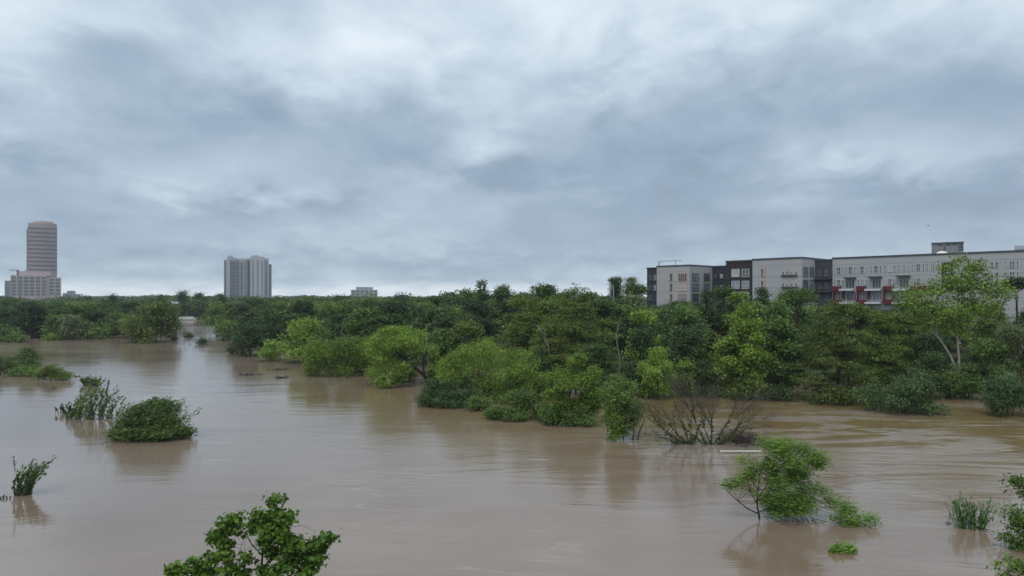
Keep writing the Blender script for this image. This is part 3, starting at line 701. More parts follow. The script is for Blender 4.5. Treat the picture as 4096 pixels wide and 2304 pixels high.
# bird
bo = MB(); bo.v = [(-.45, .1, .16), (-.15, .05, .08), (0, -.1, 0), (.15, .05, .08), (.45, .1, .16), (-.18, -.1, .07), (.18, -.1, .07), (0, .3, 0), (0, -.25, .03), (0, 0, -.08), (0, .05, .09)]
bo.f = [(0, 1, 5), (1, 2, 5), (4, 6, 3), (3, 6, 2), (1, 10, 7), (3, 7, 10), (1, 7, 9), (3, 9, 7), (1, 9, 8), (3, 8, 9), (1, 8, 10), (3, 10, 8)]
b = bo.build('bird', plain('feathers', (.03, .03, .035), .8, .2, 5.)); b.location = tuple(PW(928.6, 225.8, 190)); b.rotation_euler = (0, 0, .5); b.scale = (1.3, 1.3, 1.3)
tag(b, 'tiny dark bird flying above the apartment roof', 'bird')

# ------------------------------------------------------------------ single trees and shrubs on the banks
T = tree
# --- left bank
T('oak_tree', 'tree', 'dark broad tree at the left frame edge on the far bank', 3, 262, 297.5, 34, 'oak', 'dark', .08)
T('oak_tree', 'tree', 'big dark green tree below the pink tower podium, tallest at the left bank', 30, 250, 300, 48, 'oak', 'deep', .05)
T('oak_tree', 'tree', 'dark rounded tree just right of the tower podium on the left bank', 54, 275, 302.5, 30, 'oak', 'dark', .08)
T('willow_shrub', 'shrub', 'pale green domed shrub cut by the left frame edge', 4, 232, 321.5, 30, 'dome', 'mid')
T('willow_shrub', 'shrub', 'lower green shrub beside the pale dome at the far left shore', 17, 226, 330, 20, 'dome', 'mid')
T('flowering_shrub', 'shrub', 'light green shrub with white flower heads on the left shore', 72, 242, 315, 32, 'mound', 'grey', .02)
T('willow_shrub', 'shrub', 'light green shrub just left of the white-flowered one', 59, 244, 314, 26, 'mound', 'mid', .02)
T('bush_shrub', 'shrub', 'small yellow-green bush at the water below the light green shrubs', 51, 236, 331, 16, 'dome', 'bright')
T('willow_shrub', 'shrub', 'rounded mid green dome shrub on the shore left of the big round tree', 98, 246, 322, 27, 'dome', 'mid')
T('oak_tree', 'tree', 'olive spreading tree behind the flowered shrub on the left bank', 90, 275, 303.5, 32, 'oak', 'olive', .08)
T('oak_tree', 'tree', 'dark tree between the olive tree and the large round tree', 114, 285, 303, 26, 'oak', 'dark', .08)
T('ash_tree', 'tree', 'mid green tree behind the shore shrubs left of the large round tree', 120, 255, 312, 30, 'oak', 'mid', .05)
T('ash_tree', 'tree', 'leafy light tree touching the left side of the large round tree', 132, 250, 315, 24, 'mound', 'olive', .05)
T('cypress_tree', 'tree', 'large round olive tree standing in water beside the channel', 155, dist(342), 301, 62, 'mound', 'umber', .0, cov=7.)
T('water_shrub', 'shrub', 'small cone-shaped bush alone in the channel mouth', 188, dist(337.5), 330, 9, 'dome', 'dark')
T('water_shrub', 'shrub', 'low dark bush in the water right of the channel', 203, dist(344.5), 337.5, 13, 'dome', 'deep')
T('water_shrub', 'shrub', 'small dark bush at the foot of the large round tree', 174, dist(341), 334, 9, 'upright', 'dark')
for (px, top, d_, wp_, lab) in ((182, 291.5, 485, 15, 'flat-topped pine on the horizon above the white pavilion'), (161, 294.8, 340, 8, 'small pine tuft above the large round tree'),
                                (113, 294.5, 360, 9, 'feathery pine left of the large round tree on the skyline'), (199, 293.5, 490, 13, 'pine with loose crown between pavilion and apartment tower'),
                                (221, 293.5, 360, 9, 'pine just left of the apartment tower')):
    T('pine_tree', 'tree', lab, px, d_, top, wp_, 'pine', 'dark', .5, lp=1.6, cov=2.4)
for (px, top, wp_, lab) in ((174, 306, 12, 'tree behind the footbridge below the white pavilion'), (184, 302, 15, 'dark tree straight behind the footbridge'), (194, 301.5, 16, 'tree behind the right end of the footbridge'), (203, 301, 16, 'tree where the channel bank meets the footbridge')):
    T('oak_tree', 'tree', lab, px, 462, top, wp_ + 3, 'mound', 'dark', .0)
# --- right of the channel
T('ash_tree', 'tree', 'green tree at the right edge of the channel', 215, 285, 304, 26, 'oak', 'mid', .05)
T('ash_tree', 'tree', 'broad light olive tree right of the channel below the apartment tower', 236, 270, 302, 40, 'oak', 'olive', .05)
T('ash_tree', 'tree', 'leafy green shore tree right of the small white shed', 228, 235, 318, 34, 'mound', 'mid', .02)
T('oak_tree', 'tree', 'dark shore tree between the channel and the bright green round tree', 250, 205, 313, 40, 'oak', 'deep', .03)
T('water_shrub', 'shrub', 'dark dense shrub at the waterline left of the bright round tree', 250, dist(356), 322, 46, 'mound', 'deep', .0)
T('water_shrub', 'shrub', 'black-green upright bush leaning into the water at the point', 232, dist(354), 343, 9, 'upright', 'deep')
T('ash_tree', 'tree', 'bright yellow-green round tree at the water edge', 303, dist(362), 317.5, 50, 'oak', 'lime', .0, cov=6.)
T('bush_shrub', 'shrub', 'low bright green shrub at the foot of the round yellow-green tree', 268, dist(361), 340, 27, 'mound', 'bright', .0)
T('bush_shrub', 'shrub', 'dark green shrub under the right of the round yellow-green tree', 318, dist(364), 338, 26, 'mound', 'mid', .0)
# the dark wood behind the willows
for i, (px, top, d_, wp_) in enumerate(((268, 313, 190, 44), (296, 308, 215, 40), (330, 307, 205, 46), (352, 317, 176, 44), (376, 309, 190, 44), (404, 306, 200, 46), (398, 318, 165, 44), (430, 309, 180, 42), (456, 304, 190, 48), (446, 318, 160, 40), (484, 303, 178, 44))):
    T('oak_tree', 'tree', ['dark oak directly behind the round yellow-green tree', 'dark oak above the round yellow-green tree', 'dark oak on the wood edge above the first willow', 'low-branched dark oak behind the left willow',
      'dark oak above the middle of the left willow', 'tall dark oak behind the willow with the leaning trunk', 'low black-green oak right behind the leaning willow trunk', 'dark oak straight above the leaning willow trunk',
      'broad dark oak above the brightest willow', 'low dark oak just behind the brightest willow', 'dark oak touching the left of the big cypress'][i], px, d_, top, wp_, 'oak', ('dark', 'deep')[i % 2], .1)
for i, (px, top, d_, wp_, mat) in enumerate(((282, 298.5, 300, 34, 'dark'), (310, 297.5, 310, 30, 'mid'), (340, 297, 290, 34, 'dark'), (370, 296.5, 270, 36, 'mid'), (402, 295, 265, 34, 'dark'), (420, 299, 240, 30, 'olive'), (448, 292.5, 255, 32, 'dark'), (470, 290, 240, 30, 'mid'), (503, 288.5, 225, 34, 'dark'))):
    T('oak_tree', 'tree', ['first', 'second', 'third', 'fourth', 'fifth', 'sixth', 'seventh', 'eighth', 'ninth'][i] + ' skyline tree counted rightwards from the apartment tower', px, d_, top, wp_, 'oak', mat, .1)
T('pine_tree', 'tree', 'tall loose-crowned tree standing above the central skyline', 482, 230, 280.5, 18, 'poplar', 'dark', .5, lp=1.8, cov=2.8)
T('pine_tree', 'tree', 'thin wispy pine just right of the tallest central skyline tree', 503, 250, 284.5, 10, 'pine', 'dark', .6, lp=1.7, cov=2.)
T('pine_tree', 'tree', 'flat-topped pine above the light pole', 616, 205, 277.5, 14, 'pine', 'dark', .7, lp=1.8, cov=2.5)
T('pine_tree', 'tree', 'feathery pine between light pole and apartment building', 631, 210, 277.5, 13, 'pine', 'grey', .7, lp=1.8, cov=1.8)
T('oak_tree', 'tree', 'dark green tree left of the apartment building behind the light pole', 634, 185, 284, 40, 'oak', 'dark', .08)
T('oak_tree', 'tree', 'deep green tree hugging the left corner of the apartment building', 626, 160, 300, 26, 'oak', 'deep', .08)
# --- big cypress group
T('cypress_tree', 'tree', 'biggest olive cypress in the middle of the wood', 578, 113, 285, 108, 'cypress', 'olive', .0, cov=7.5)
T('cypress_tree', 'tree', 'left partner of the biggest cypress, olive and layered', 526, 119, 293, 92, 'cypress', 'olive', .0, cov=7.)
T('cypress_tree', 'tree', 'brownish cypress low in front of the biggest cypress', 549, 106, 322, 66, 'cypress', 'umber', .0, cov=7.)
T('ash_tree', 'tree', 'mid green tree behind the left cypress on the skyline', 545, 150, 286, 34, 'oak', 'dark', .1)
T('ash_tree', 'tree', 'green tree on the right shoulder of the biggest cypress', 605, 140, 300, 30, 'oak', 'mid', .05)
T('ash_tree', 'tree', 'olive tree between the brightest willow and the left cypress', 470, 125, 320, 50, 'oak', 'olive', .0)
T('ash_tree', 'tree', 'mid green tree right of the leaning willow trunk', 443, 132, 329, 34, 'oak', 'mid', .0)
T('ash_tree', 'tree', 'dark green tree below the biggest cypress at the shore', 598, 104, 344, 44, 'oak', 'dark', .0)
T('ash_tree', 'tree', 'dark shore tree left below the cypress group behind the bright bush', 530, 102, 352, 50, 'mound', 'dark', .0)
# --- between cypress and apartment building
T('ash_tree', 'tree', 'pale grey-green tree before the left end of the apartment building', 634, 148, 297, 24, 'oak', 'grey', .05)
T('oak_tree', 'tree', 'dark flat-crowned oak before the grey left wing', 684, 165, 300.5, 42, 'oak', 'deep', .1)
T('ash_tree', 'tree', 'light green tree left below the dark flat-crowned oak', 645, 128, 311, 40, 'oak', 'bright', .05)
T('ash_tree', 'tree', 'soft blue-green tree below the dark flat-crowned oak', 690, 132, 308, 46, 'oak', 'mid', .05)
T('magnolia_tree', 'tree', 'dark tree with pale whitish leaf tips in the middle of the right wood', 688, 107, 325, 62, 'mound', 'tipped', .0, cov=6.5)
T('magnolia_tree', 'tree', 'smaller pale-tipped dark tree left of the larger one', 643, 109, 330, 50, 'mound', 'tipped', .0, cov=6.5)
T('locust_tree', 'tree', 'fresh green feathery young tree below the pale-tipped trees', 657, 101, 346, 46, 'poplar', 'bright', .0, aspect=.4, cov=5.5)
T('bush_shrub', 'shrub', 'bright yellow-green shrub at the shore behind the bare drowned tree', 685, 103, 361, 22, 'mound', 'yellow', .0)
T('water_shrub', 'shrub', 'dark feathery shrub on the shore left of the bare drowned tree', 640, 104, 362, 44, 'mound', 'deep', .0)
T('water_shrub', 'shrub', 'dark shrub at the waterline right of the yellow-green shrub', 710, 103, 368, 34, 'mound', 'dark', .0)
T('pine_tree', 'tree', 'dark pointed conifer before the recessed wing', 707, 150, 289.5, 26, 'cypress', 'dark', .1)
T('pine_tree', 'tree', 'dark conifer left of the dark brown wing', 722, 152, 288, 28, 'oak', 'dark', .1)
T('ash_tree', 'tree', 'small yellow-green crown under the dark brown wing', 737, 147, 293.5, 22, 'oak', 'yellow', .1)
T('oak_tree', 'tree', 'dark tree pointing up before the joint of brown and grey wings', 762, 145, 287, 32, 'cypress', 'dark', .1)
T('poplar_tree', 'tree', 'tall yellow-green poplar with bright leaf puffs on the right shore', 743, 102, 303, 64, 'poplar', 'yellow', .0, cov=6.5, lp=2.4)
T('poplar_tree', 'tree', 'tall green poplar with pale leaf puffs right of the yellow-green one', 778, 104, 297, 60, 'poplar', 'mid', .0, cov=6.5, lp=2.4)
T('ash_tree', 'tree', 'wind-combed green tree before the grey wing with balconies', 799, 116, 287.5, 52, 'oak', 'mid', .05, cov=6., sweep=(-.5, 0, -.5), sweep_w=.5, aspect=.35)
T('cypress_tree', 'tree', 'large dull olive cypress in the middle of the right shore', 835, 99, 301, 86, 'cypress', 'umber', .0, cov=7.)
T('ash_tree', 'tree', 'green crown top just below the dark balcony recess', 850, 116, 303, 40, 'oak', 'olive', .05)
T('cypress_tree', 'tree', 'olive cypress with dark trunk below the red balconies', 880, 106, 309, 60, 'cypress', 'olive', .08, cov=5.5, bark=BARK_DARK)
T('ash_tree', 'tree', 'dull olive tree between the cypress and the white-trunked sycamore', 906, 122, 312, 46, 'oak', 'olive', .05)
T('oak_tree', 'tree', 'dark shaded tree behind the left limb of the sycamore', 934, 118, 334, 46, 'oak', 'dark', .15, bark=BARK_DARK)
T('oak_tree', 'tree', 'dark tree at the right frame edge before the building end', 1016, 128, 279, 30, 'oak', 'deep', .1)
T('ash_tree', 'tree', 'brownish olive tree right of the sycamore fork', 990, 118, 318, 46, 'oak', 'umber', .05)
T('willow_tree', 'tree', 'grey-green willow cut by the right frame edge', 1020, 96, 322, 56, 'mound', 'grey', .0, cov=6.5, sweep=(-.2, 0, -.6), sweep_w=.5, aspect=.32)
T('bush_shrub', 'shrub', 'bright green shrub glowing between dark trees left of the sycamore', 872, 106, 351, 34, 'mound', 'bright', .0)
T('bush_shrub', 'shrub', 'light green shrub at the sycamore foot', 968, 101, 362, 40, 'mound', 'mid', .0)
T('bush_shrub', 'shrub', 'yellowish shrub left of the sycamore foot', 947, 102, 372, 22, 'mound', 'bright', .0)
T('water_shrub', 'shrub', 'dark glossy shrub bulging into the flood below the sycamore', 905, dist(412), 371, 84, 'mound', 'glossy', .0, cov=6.)
T('water_shrub', 'shrub', 'glossy green shrub in the flood at the right frame edge', 1003, dist(415), 366, 66, 'upright', 'glossy', .0, cov=6.5)
T('ash_tree', 'tree', 'full green tree dropping to the water right below the sycamore crown', 992, 98, 338, 52, 'mound', 'mid', .0, cov=6.)
T('ash_tree', 'tree', 'dull green tree filling the shore left of the sycamore trunk', 930, 101, 352, 46, 'mound', 'dark', .0, cov=6.)
T('water_shrub', 'shrub', 'dark shrub under the olive cypress at the waterline', 835, 96, 384, 66, 'mound', 'umber', .0, cov=6.)
T('water_shrub', 'shrub', 'dull green shrub below the tall poplars', 776, 100, 383, 50, 'mound', 'dark', .0, cov=6.)
T('water_shrub', 'shrub', 'olive shrub at the water below the yellow-green poplar', 742, 100, 384, 40, 'mound', 'olive', .0, cov=6.)

# ------------------------------------------------------------------ trees shaped by hand: lobes (x, y, half width, half height in frame pixels at distance d, nearer/farther in metres)
def shaped(name, cat, label, d, base, lobes, mat, limbs=(), lp=2.0, cov=5., bark=None, group=None, part='crown', stem='trunk', twigs=8, kw=None, n_max=22000, zmin=-.1):
    SEED[0] += 1; rng = np.random.default_rng(SEED[0]); k = d / F
    bw = PW(base[0], base[1], d); bw[2] = 0
    root = empty(name, tuple(bw), label, cat, group)
    Lb = []
    area = 0
    for l in lobes:
        x, y, rx, ry = l[:4]; off = l[4] if len(l) > 4 else 0.
        c = PW(x, y, d) - bw; c[1] += off
        Lb.append((c[0], c[1], c[2], rx * k, (rx + ry) * .5 * k, ry * k)); area += rx * ry * k * k * 3.1
    mb = MB()
    for path in limbs:
        pts = []; rad = []
        for q in path:
            p = PW(q[0], q[1], d) - bw; p[1] += q[3] if len(q) > 3 else 0; pts.append(p); rad.append(q[2] * k)
        mb.tube(pts, rad, 6)
        for _ in range(twigs):
            i = rng.integers(max(1, len(pts) // 2), len(pts)); l = Lb[rng.integers(0, len(Lb))]
            e = np.array(l[:3]) + unit(rng.normal(size=3)) * np.array(l[3:6]) * .8
            if np.linalg.norm(e - pts[i]) > 30 * k: e = pts[i] + (e - pts[i]) * (30 * k / np.linalg.norm(e - pts[i]))
            mb.tube(bent(pts[i], e, rng, 4, .09, .04), [max(rad[i] * .4, .012) * (1 - .19 * q) for q in range(5)], 4)
    if mb.v: mb.build(stem, bark or BARK, root)
    size = lp * k; o = dict(k=14, cr=.7, aspect=.6)
    if part == 'foliage': o.update(hang=True, low=-.8)
    if kw: o.update(kw)
    o['cr'] = o['cr'] * size * 2; o['zmin'] = zmin
    n = int(min(n_max, cov * area / (size * size * o['aspect'] * .52)))
    V, t, C = crown(Lb, n, size, rng, **o)
    link(bpy.data.objects.new(part, quad_mesh('crown', V, t, LEAF[mat])), root)
    return root

willow = dict(aspect=.34, sweep=(-.25, 0, -.55), sweep_w=.55, flat=.9, cr=.75)
shaped('willow_tree', 'tree', 'leftmost flooded willow with yellow-green domed crown', dist(376), (372, 377),
       [(322, 362, 17, 14), (318, 350, 12, 9), (336, 352, 16, 14, -1), (345, 344, 11, 9, 1), (352, 358, 18, 15), (366, 348, 13, 10, 2), (372, 362, 14, 12), (312, 372, 9, 6), (340, 371, 18, 6), (377, 340, 8, 7, 3)], 'lime',
       limbs=[[(376, 378, 1.3), (366, 374, 1.2), (352, 366, .9), (342, 356, .5)], [(367, 374, 1.0), (366, 364, .8), (362, 354, .5)]], kw=willow, cov=5.5, bark=BARK_DARK)
shaped('willow_tree', 'tree', 'flooded willow whose dark trunk leans far to the left', dist(385), (428, 386),
       [(388, 333, 13, 8, 1), (380, 344, 13, 10), (396, 344, 12, 9, -1), (410, 341, 12, 9), (418, 336, 8, 6, 2), (402, 332, 8, 6, 1), (384, 357, 13, 10), (394, 366, 9, 9), (415, 350, 9, 5), (376, 372, 9, 9, 1), (430, 352, 8, 6, 1)], 'bright',
       limbs=[[(430, 390, 2.0), (426, 378, 1.9), (418, 370, 1.6), (408, 361, 1.4), (397, 352, 1.0), (390, 344, .6)], [(424, 375, 1.5), (423.5, 366, 1.3), (424, 357, .9), (428, 350, .5)], [(407, 360, 1.), (405, 352, .8), (406, 344, .4)]],
       kw=willow, cov=4.2, bark=BARK_DARK)
shaped('bush_shrub', 'shrub', 'low yellow-green bush in the water under the leaning willow', dist(388), (388, 388), [(386, 380, 10, 8), (396, 379, 8, 8, 1), (402, 370, 7, 9, 2)], 'lime', part='foliage', stem='stem', limbs=[[(388, 390, .7), (390, 378, .4)]])
shaped('willow_tree', 'tree', 'brightest flooded willow with tall fresh green domes', dist(403), (486, 404),
       [(470, 353, 14, 12), (484, 350, 15, 11, 1), (456, 362, 13, 11), (498, 358, 15, 12), (520, 358, 14, 9, 1), (533, 363, 10, 6, 2), (478, 368, 19, 12, -1), (505, 372, 18, 13, -1), (525, 374, 14, 12), (450, 376, 14, 10), (492, 384, 20, 10), (442, 366, 7, 9, 1), (500, 396, 18, 9), (528, 390, 14, 10), (478, 396, 12, 9), (540, 380, 8, 9)], 'bright',
       limbs=[[(488, 408, 1.6), (486, 392, 1.4), (480, 376, 1.), (474, 362, .5)], [(487, 394, 1.2), (502, 378, .9), (516, 366, .5)], [(486, 392, 1.), (466, 378, .8), (454, 368, .4)]], kw=willow, cov=5.5)
shaped('water_shrub', 'shrub', 'dark glossy shrub in the water under the brightest willow', dist(406), (448, 406),
       [(428, 397, 12, 9), (440, 390, 12, 11, 1), (455, 393, 14, 12), (470, 398, 12, 9), (446, 401, 18, 6, -1), (430, 386, 8, 7, 1), (480, 402, 9, 5)], 'glossy', part='foliage', stem='stem', limbs=[[(448, 410, .8), (446, 392, .5)]], kw=dict(aspect=.4, up=.9), cov=6.)
shaped('water_shrub', 'shrub', 'mid green bushy shrub in the water in front of the brightest willow', dist(419), (516, 419),
       [(500, 410, 12, 9), (513, 404, 13, 12, 1), (528, 400, 13, 13, 1), (538, 408, 11, 10), (515, 413, 16, 6, -1), (492, 414, 6, 5)], 'mid', part='foliage', stem='stem', limbs=[[(516, 422, .8), (518, 402, .5)]], kw=dict(aspect=.45, up=.8), cov=6.)
shaped('willow_tree', 'tree', 'yellow-green young tree rising from the shrubs at the front of the thicket', dist(424), (566, 424),
       [(576, 364, 8, 8), (568, 374, 12, 10, 1), (556, 380, 11, 8), (586, 380, 12, 11), (571, 388, 17, 13, -1), (552, 396, 10, 10), (590, 396, 11, 12), (580, 359, 5, 5), (594, 372, 6, 6), (562, 404, 14, 10), (584, 404, 12, 10)], 'lime', limbs=[[(567, 427, 1.2), (568, 404, 1.), (572, 384, .7), (576, 366, .3)]], kw=dict(aspect=.5, up=.8), cov=5.)
shaped('water_shrub', 'shrub', 'dark green shrub skirt below the yellow-green young tree', dist(424), (568, 425),
       [(552, 414, 14, 10), (568, 412, 16, 12), (585, 410, 14, 14), (595, 404, 8, 9, 1), (560, 420, 16, 5, -1), (582, 420, 15, 5, -1)], 'mid', part='foliage', stem='stem', limbs=[[(568, 428, .8), (570, 412, .5)]], kw=dict(aspect=.42, up=.9), cov=6.)
shaped('poplar_tree', 'tree', 'young pale-tipped tree with bare stems standing in water beside the bare tree', dist(440), (626, 442),
       [(618, 380, 8, 7), (612, 390, 9, 8), (628, 388, 9, 8, .5), (620, 398, 13, 10), (633, 402, 8, 9), (610, 406, 8, 8), (624, 412, 14, 9), (636, 414, 6, 6), (616, 422, 11, 8), (628, 424, 10, 8), (609, 418, 6, 8), (622, 432, 10, 5)], 'mid',
       limbs=[[(632, 447, .7), (634, 430, .6), (630, 410, .5), (622, 385, .3)], [(636, 446, .6), (640, 430, .5), (645, 420, .3)], [(624, 444, .5), (622, 424, .5), (616, 400, .3)], [(611, 438, .4), (613, 420, .4), (612, 400, .25)], [(607, 440, .35), (608, 426, .3), (606, 412, .2)]], kw=dict(aspect=.55, hang=True, low=-.9), cov=4.6, bark=BARK_DARK)
shaped('vine_shrub', 'shrub', 'narrow lime green sprig hanging at the water under the pale-tipped tree', dist(441), (615, 441), [(617, 419, 4, 7), (615, 429, 4, 7), (613, 437, 4, 4)], 'lime', part='foliage', stem='stem', limbs=[[(614, 444, .4), (617, 420, .25)]], cov=5.)
for i, (px, py, top, wp_, mat) in enumerate(((404, 381, 360, 34, 'mid'), (440, 385, 358, 36, 'olive'), (462, 388, 366, 36, 'mid'), (500, 392, 372, 40, 'mid'), (536, 396, 368, 40, 'olive'), (606, 408, 380, 30, 'mid'), (358, 372, 350, 40, 'mid'), (330, 368, 345, 36, 'olive'), (548, 420, 398, 34, 'mid'), (478, 410, 392, 30, 'mid'))):
    T('thicket_shrub', 'shrub', ['green thicket behind the leaning willow trunk', 'olive thicket right behind the leaning willow', 'green thicket behind the left dome of the brightest willow', 'green thicket behind the middle of the brightest willow', 'olive thicket between brightest willow and yellow-green young tree', 'green thicket between the yellow-green and pale-tipped young trees', 'green thicket behind the right half of the leftmost willow', 'olive thicket behind the left half of the leftmost willow', 'green bush filling the gap left of the yellow-green young tree', 'green bush between the dark glossy and mid green water shrubs'][i], px, dist(py), top, wp_, 'upright', mat, .0, cov=5.5)
# sycamore with the pale forked trunk
shaped('sycamore_tree', 'tree', 'tall sycamore with pale forked trunk and thin yellow-green crown', 108., (960, 392),
       [(908, 293, 12, 9), (922, 299, 14, 10, 1), (938, 290, 14, 10), (955, 285, 15, 12, -1), (972, 284, 15, 11), (990, 288, 14, 11), (1003, 293, 9, 9), (965, 272, 12, 9), (950, 268, 8, 7, 1), (978, 268, 7, 8),
        (915, 310, 13, 9), (935, 311, 15, 10), (955, 307, 17, 12, -1), (975, 306, 16, 11), (993, 306, 11, 8), (945, 325, 15, 9), (962, 325, 14, 10), (925, 324, 11, 7), (902, 303, 7, 6), (960, 262, 6, 5), (983, 276, 8, 6)], 'yellow',
       limbs=[[(961, 396, 1.50), (960, 385, 1.43), (958.5, 375, 1.29), (950, 355, 1.02), (941, 341, 0.88), (931, 330, 0.68), (920, 318, 0.41), (910, 300, 0.20)],
              [(959, 376, 1.09), (959, 358, 0.95), (957.5, 342, 0.88), (957, 320, 0.61), (958, 296, 0.41), (962, 270, 0.20)], [(957.8, 342, 0.75), (963, 336, 0.68), (969, 328, 0.48), (982, 314, 0.41), (996, 300, 0.20)],
              [(958, 318, 0.48), (968, 300, 0.34), (976, 278, 0.20)], [(936, 336, 0.48), (940, 316, 0.34), (944, 292, 0.20)]], kw=dict(aspect=.8, cr=.95, shell=.1, sub=0, hang=True, low=-1.), cov=2.7, bark=BARK_PALE, twigs=9, lp=2.2)
# wind-swept willow standing alone in the right foreground
rtw = dict(aspect=.22, sweep=(1.0, 0, -.12), sweep_w=.8, flat=.9, cr=.5, up=.9, shell=.2, hang=True, low=-.9)
shaped('willow_tree', 'tree', 'wind-swept bright willow standing alone in the right foreground water', dist(519), (759, 519),
       [(772, 450, 11, 9), (790, 449, 17, 11, .3), (806, 458, 16, 9), (815, 462, 10, 6, .2), (785, 464, 15, 9, -.3), (800, 471, 13, 6), (762, 444, 7, 6, .3), (770, 478, 9, 9), (778, 490, 12, 12, -.3), (790, 503, 15, 10), (776, 508, 12, 8), (808, 505, 9, 7),
        (806, 488, 11, 5), (818, 492, 10, 6), (740, 462, 7, 5), (744, 474, 9, 6), (733, 482, 8, 5), (725, 484, 6, 4), (752, 468, 6, 5), (750, 490, 7, 6), (765, 500, 7, 8),
        (830, 502, 7, 4), (838, 507, 10, 7, -.7), (828, 512, 8, 5, -1.), (846, 514, 11, 6, -1.2), (858, 512, 6, 4, -1.2), (834, 517, 8, 4, -1.3), (772, 511, 11, 5), (792, 509, 14, 6), (786, 480, 13, 9, .3), (800, 494, 14, 8, .3), (768, 466, 9, 9)], 'spray',
       limbs=[[(760, 525, .9), (759, 515, .9), (757, 505, .7), (758, 490, .55), (760, 474, .45), (766, 456, .25)], [(759, 514, .7), (748, 509, .6), (738, 501, .5), (728, 492, .35), (722, 484, .2)],
              [(758, 505, .5), (750, 492, .4), (746, 476, .25)], [(759, 498, .5), (766, 486, .4), (776, 470, .4), (790, 458, .25)], [(759, 512, .6), (772, 506, .5), (790, 500, .4), (812, 498, .4), (832, 508, .3), (846, 518, .2)], [(758, 490, .4), (752, 480, .3), (750, 468, .2)]],
       kw=rtw, lp=3.5, cov=7., bark=BARK_DARK, twigs=16, n_max=26000)
# broad-leaved tree top at the bottom of the frame
shaped('maple_tree', 'tree', 'broad-leaved green tree top poking up at the bottom of the frame', 31., (262, 640),
       [(275, 502, 7, 8), (268, 513, 12, 9, .1), (281, 518, 11, 9, -.1), (262, 524, 12, 8, .2), (284, 530, 13, 11), (267, 534, 10, 8, -.2), (253, 527, 8, 6), (243, 531, 6, 5), (236, 519, 5, 5), (225, 521, 5, 5), (229, 528, 7, 6), (218, 537, 8, 7), (226, 545, 8, 7), (213, 544, 5, 5),
        (286, 545, 14, 10), (268, 549, 10, 9, .2), (300, 548, 11, 9), (313, 550, 11, 8, .1), (322, 541, 9, 6), (331, 537, 4, 4), (320, 557, 10, 7), (297, 562, 14, 9, -.2), (278, 564, 12, 9), (312, 572, 12, 8), (262, 570, 8, 7), (288, 580, 16, 9),
        (222, 558, 9, 7), (210, 562, 9, 6), (196, 564, 10, 6), (184, 571, 9, 6), (172, 574, 9, 7), (205, 574, 12, 7), (232, 572, 8, 7), (248, 560, 4, 5), (245, 576, 8, 6), (180, 590, 16, 10), (215, 592, 18, 10), (262, 592, 18, 10), (305, 592, 18, 10), (240, 610, 24, 12), (290, 612, 24, 12)], 'maple',
       limbs=[[(262, 660, 3.5), (260, 630, 3.), (262, 600, 2.2), (261, 580, 1.5), (262, 560, 1.1), (264, 540, .8), (272, 515, .4)], [(260, 620, 2.), (240, 595, 1.4), (229, 570, .9), (224, 545, .6), (232, 522, .3)],
              [(261, 610, 2.), (285, 590, 1.4), (302, 568, .9), (320, 548, .4)], [(258, 615, 1.6), (225, 600, 1.1), (195, 575, .5)], [(262, 570, .9), (275, 552, .7), (284, 530, .4)], [(263, 556, .7), (252, 545, .5), (246, 533, .3)]],
       kw=dict(aspect=.85, cr=.42, shell=.2, k=9, sub=5, low=-.7, hang=True), lp=4.8, cov=9., bark=BARK_DARK, twigs=10, n_max=26000, zmin=-2)
# right frame edge in the near water
shaped('willow_shrub', 'shrub', 'uppermost of three willow sprays at the right frame edge', dist(520), (1030, 520), [(1013, 481, 6, 4), (1020, 486, 7, 5), (1030, 484, 8, 7), (1034, 496, 8, 10)], 'maple', part='foliage', stem='stem', limbs=[[(1031, 524, .7), (1030, 500, .5), (1022, 486, .3)]], kw=dict(aspect=.4), lp=4., cov=3.2, bark=BARK_DARK)
shaped('willow_shrub', 'shrub', 'middle and largest willow spray at the right frame edge', dist(549), (1024, 549), [(1008, 510, 6, 5), (1014, 520, 9, 7), (1024, 514, 8, 8), (1022, 527, 9, 6), (1010, 537, 7, 5), (1020, 544, 10, 6), (1034, 530, 10, 14)], 'maple', part='foliage', stem='stem', limbs=[[(1025, 552, .9), (1024, 530, .6), (1014, 515, .3)], [(1024, 548, .6), (1012, 540, .4), (1006, 534, .2)]], kw=dict(aspect=.38), lp=4., cov=3.4, bark=BARK_DARK)
shaped('willow_shrub', 'shrub', 'lowest leafy spray in the bottom right corner', 29., (1030, 640), [(1004, 562, 5, 4), (1012, 566, 8, 6), (1022, 570, 9, 7), (1003, 573, 5, 6), (1016, 584, 12, 8), (1034, 576, 8, 8)], 'maple', part='foliage', stem='stem', limbs=[[(1030, 650, 1.), (1020, 600, .8), (1008, 570, .4)]], kw=dict(aspect=.55), lp=4.2, cov=2.8, zmin=-2)

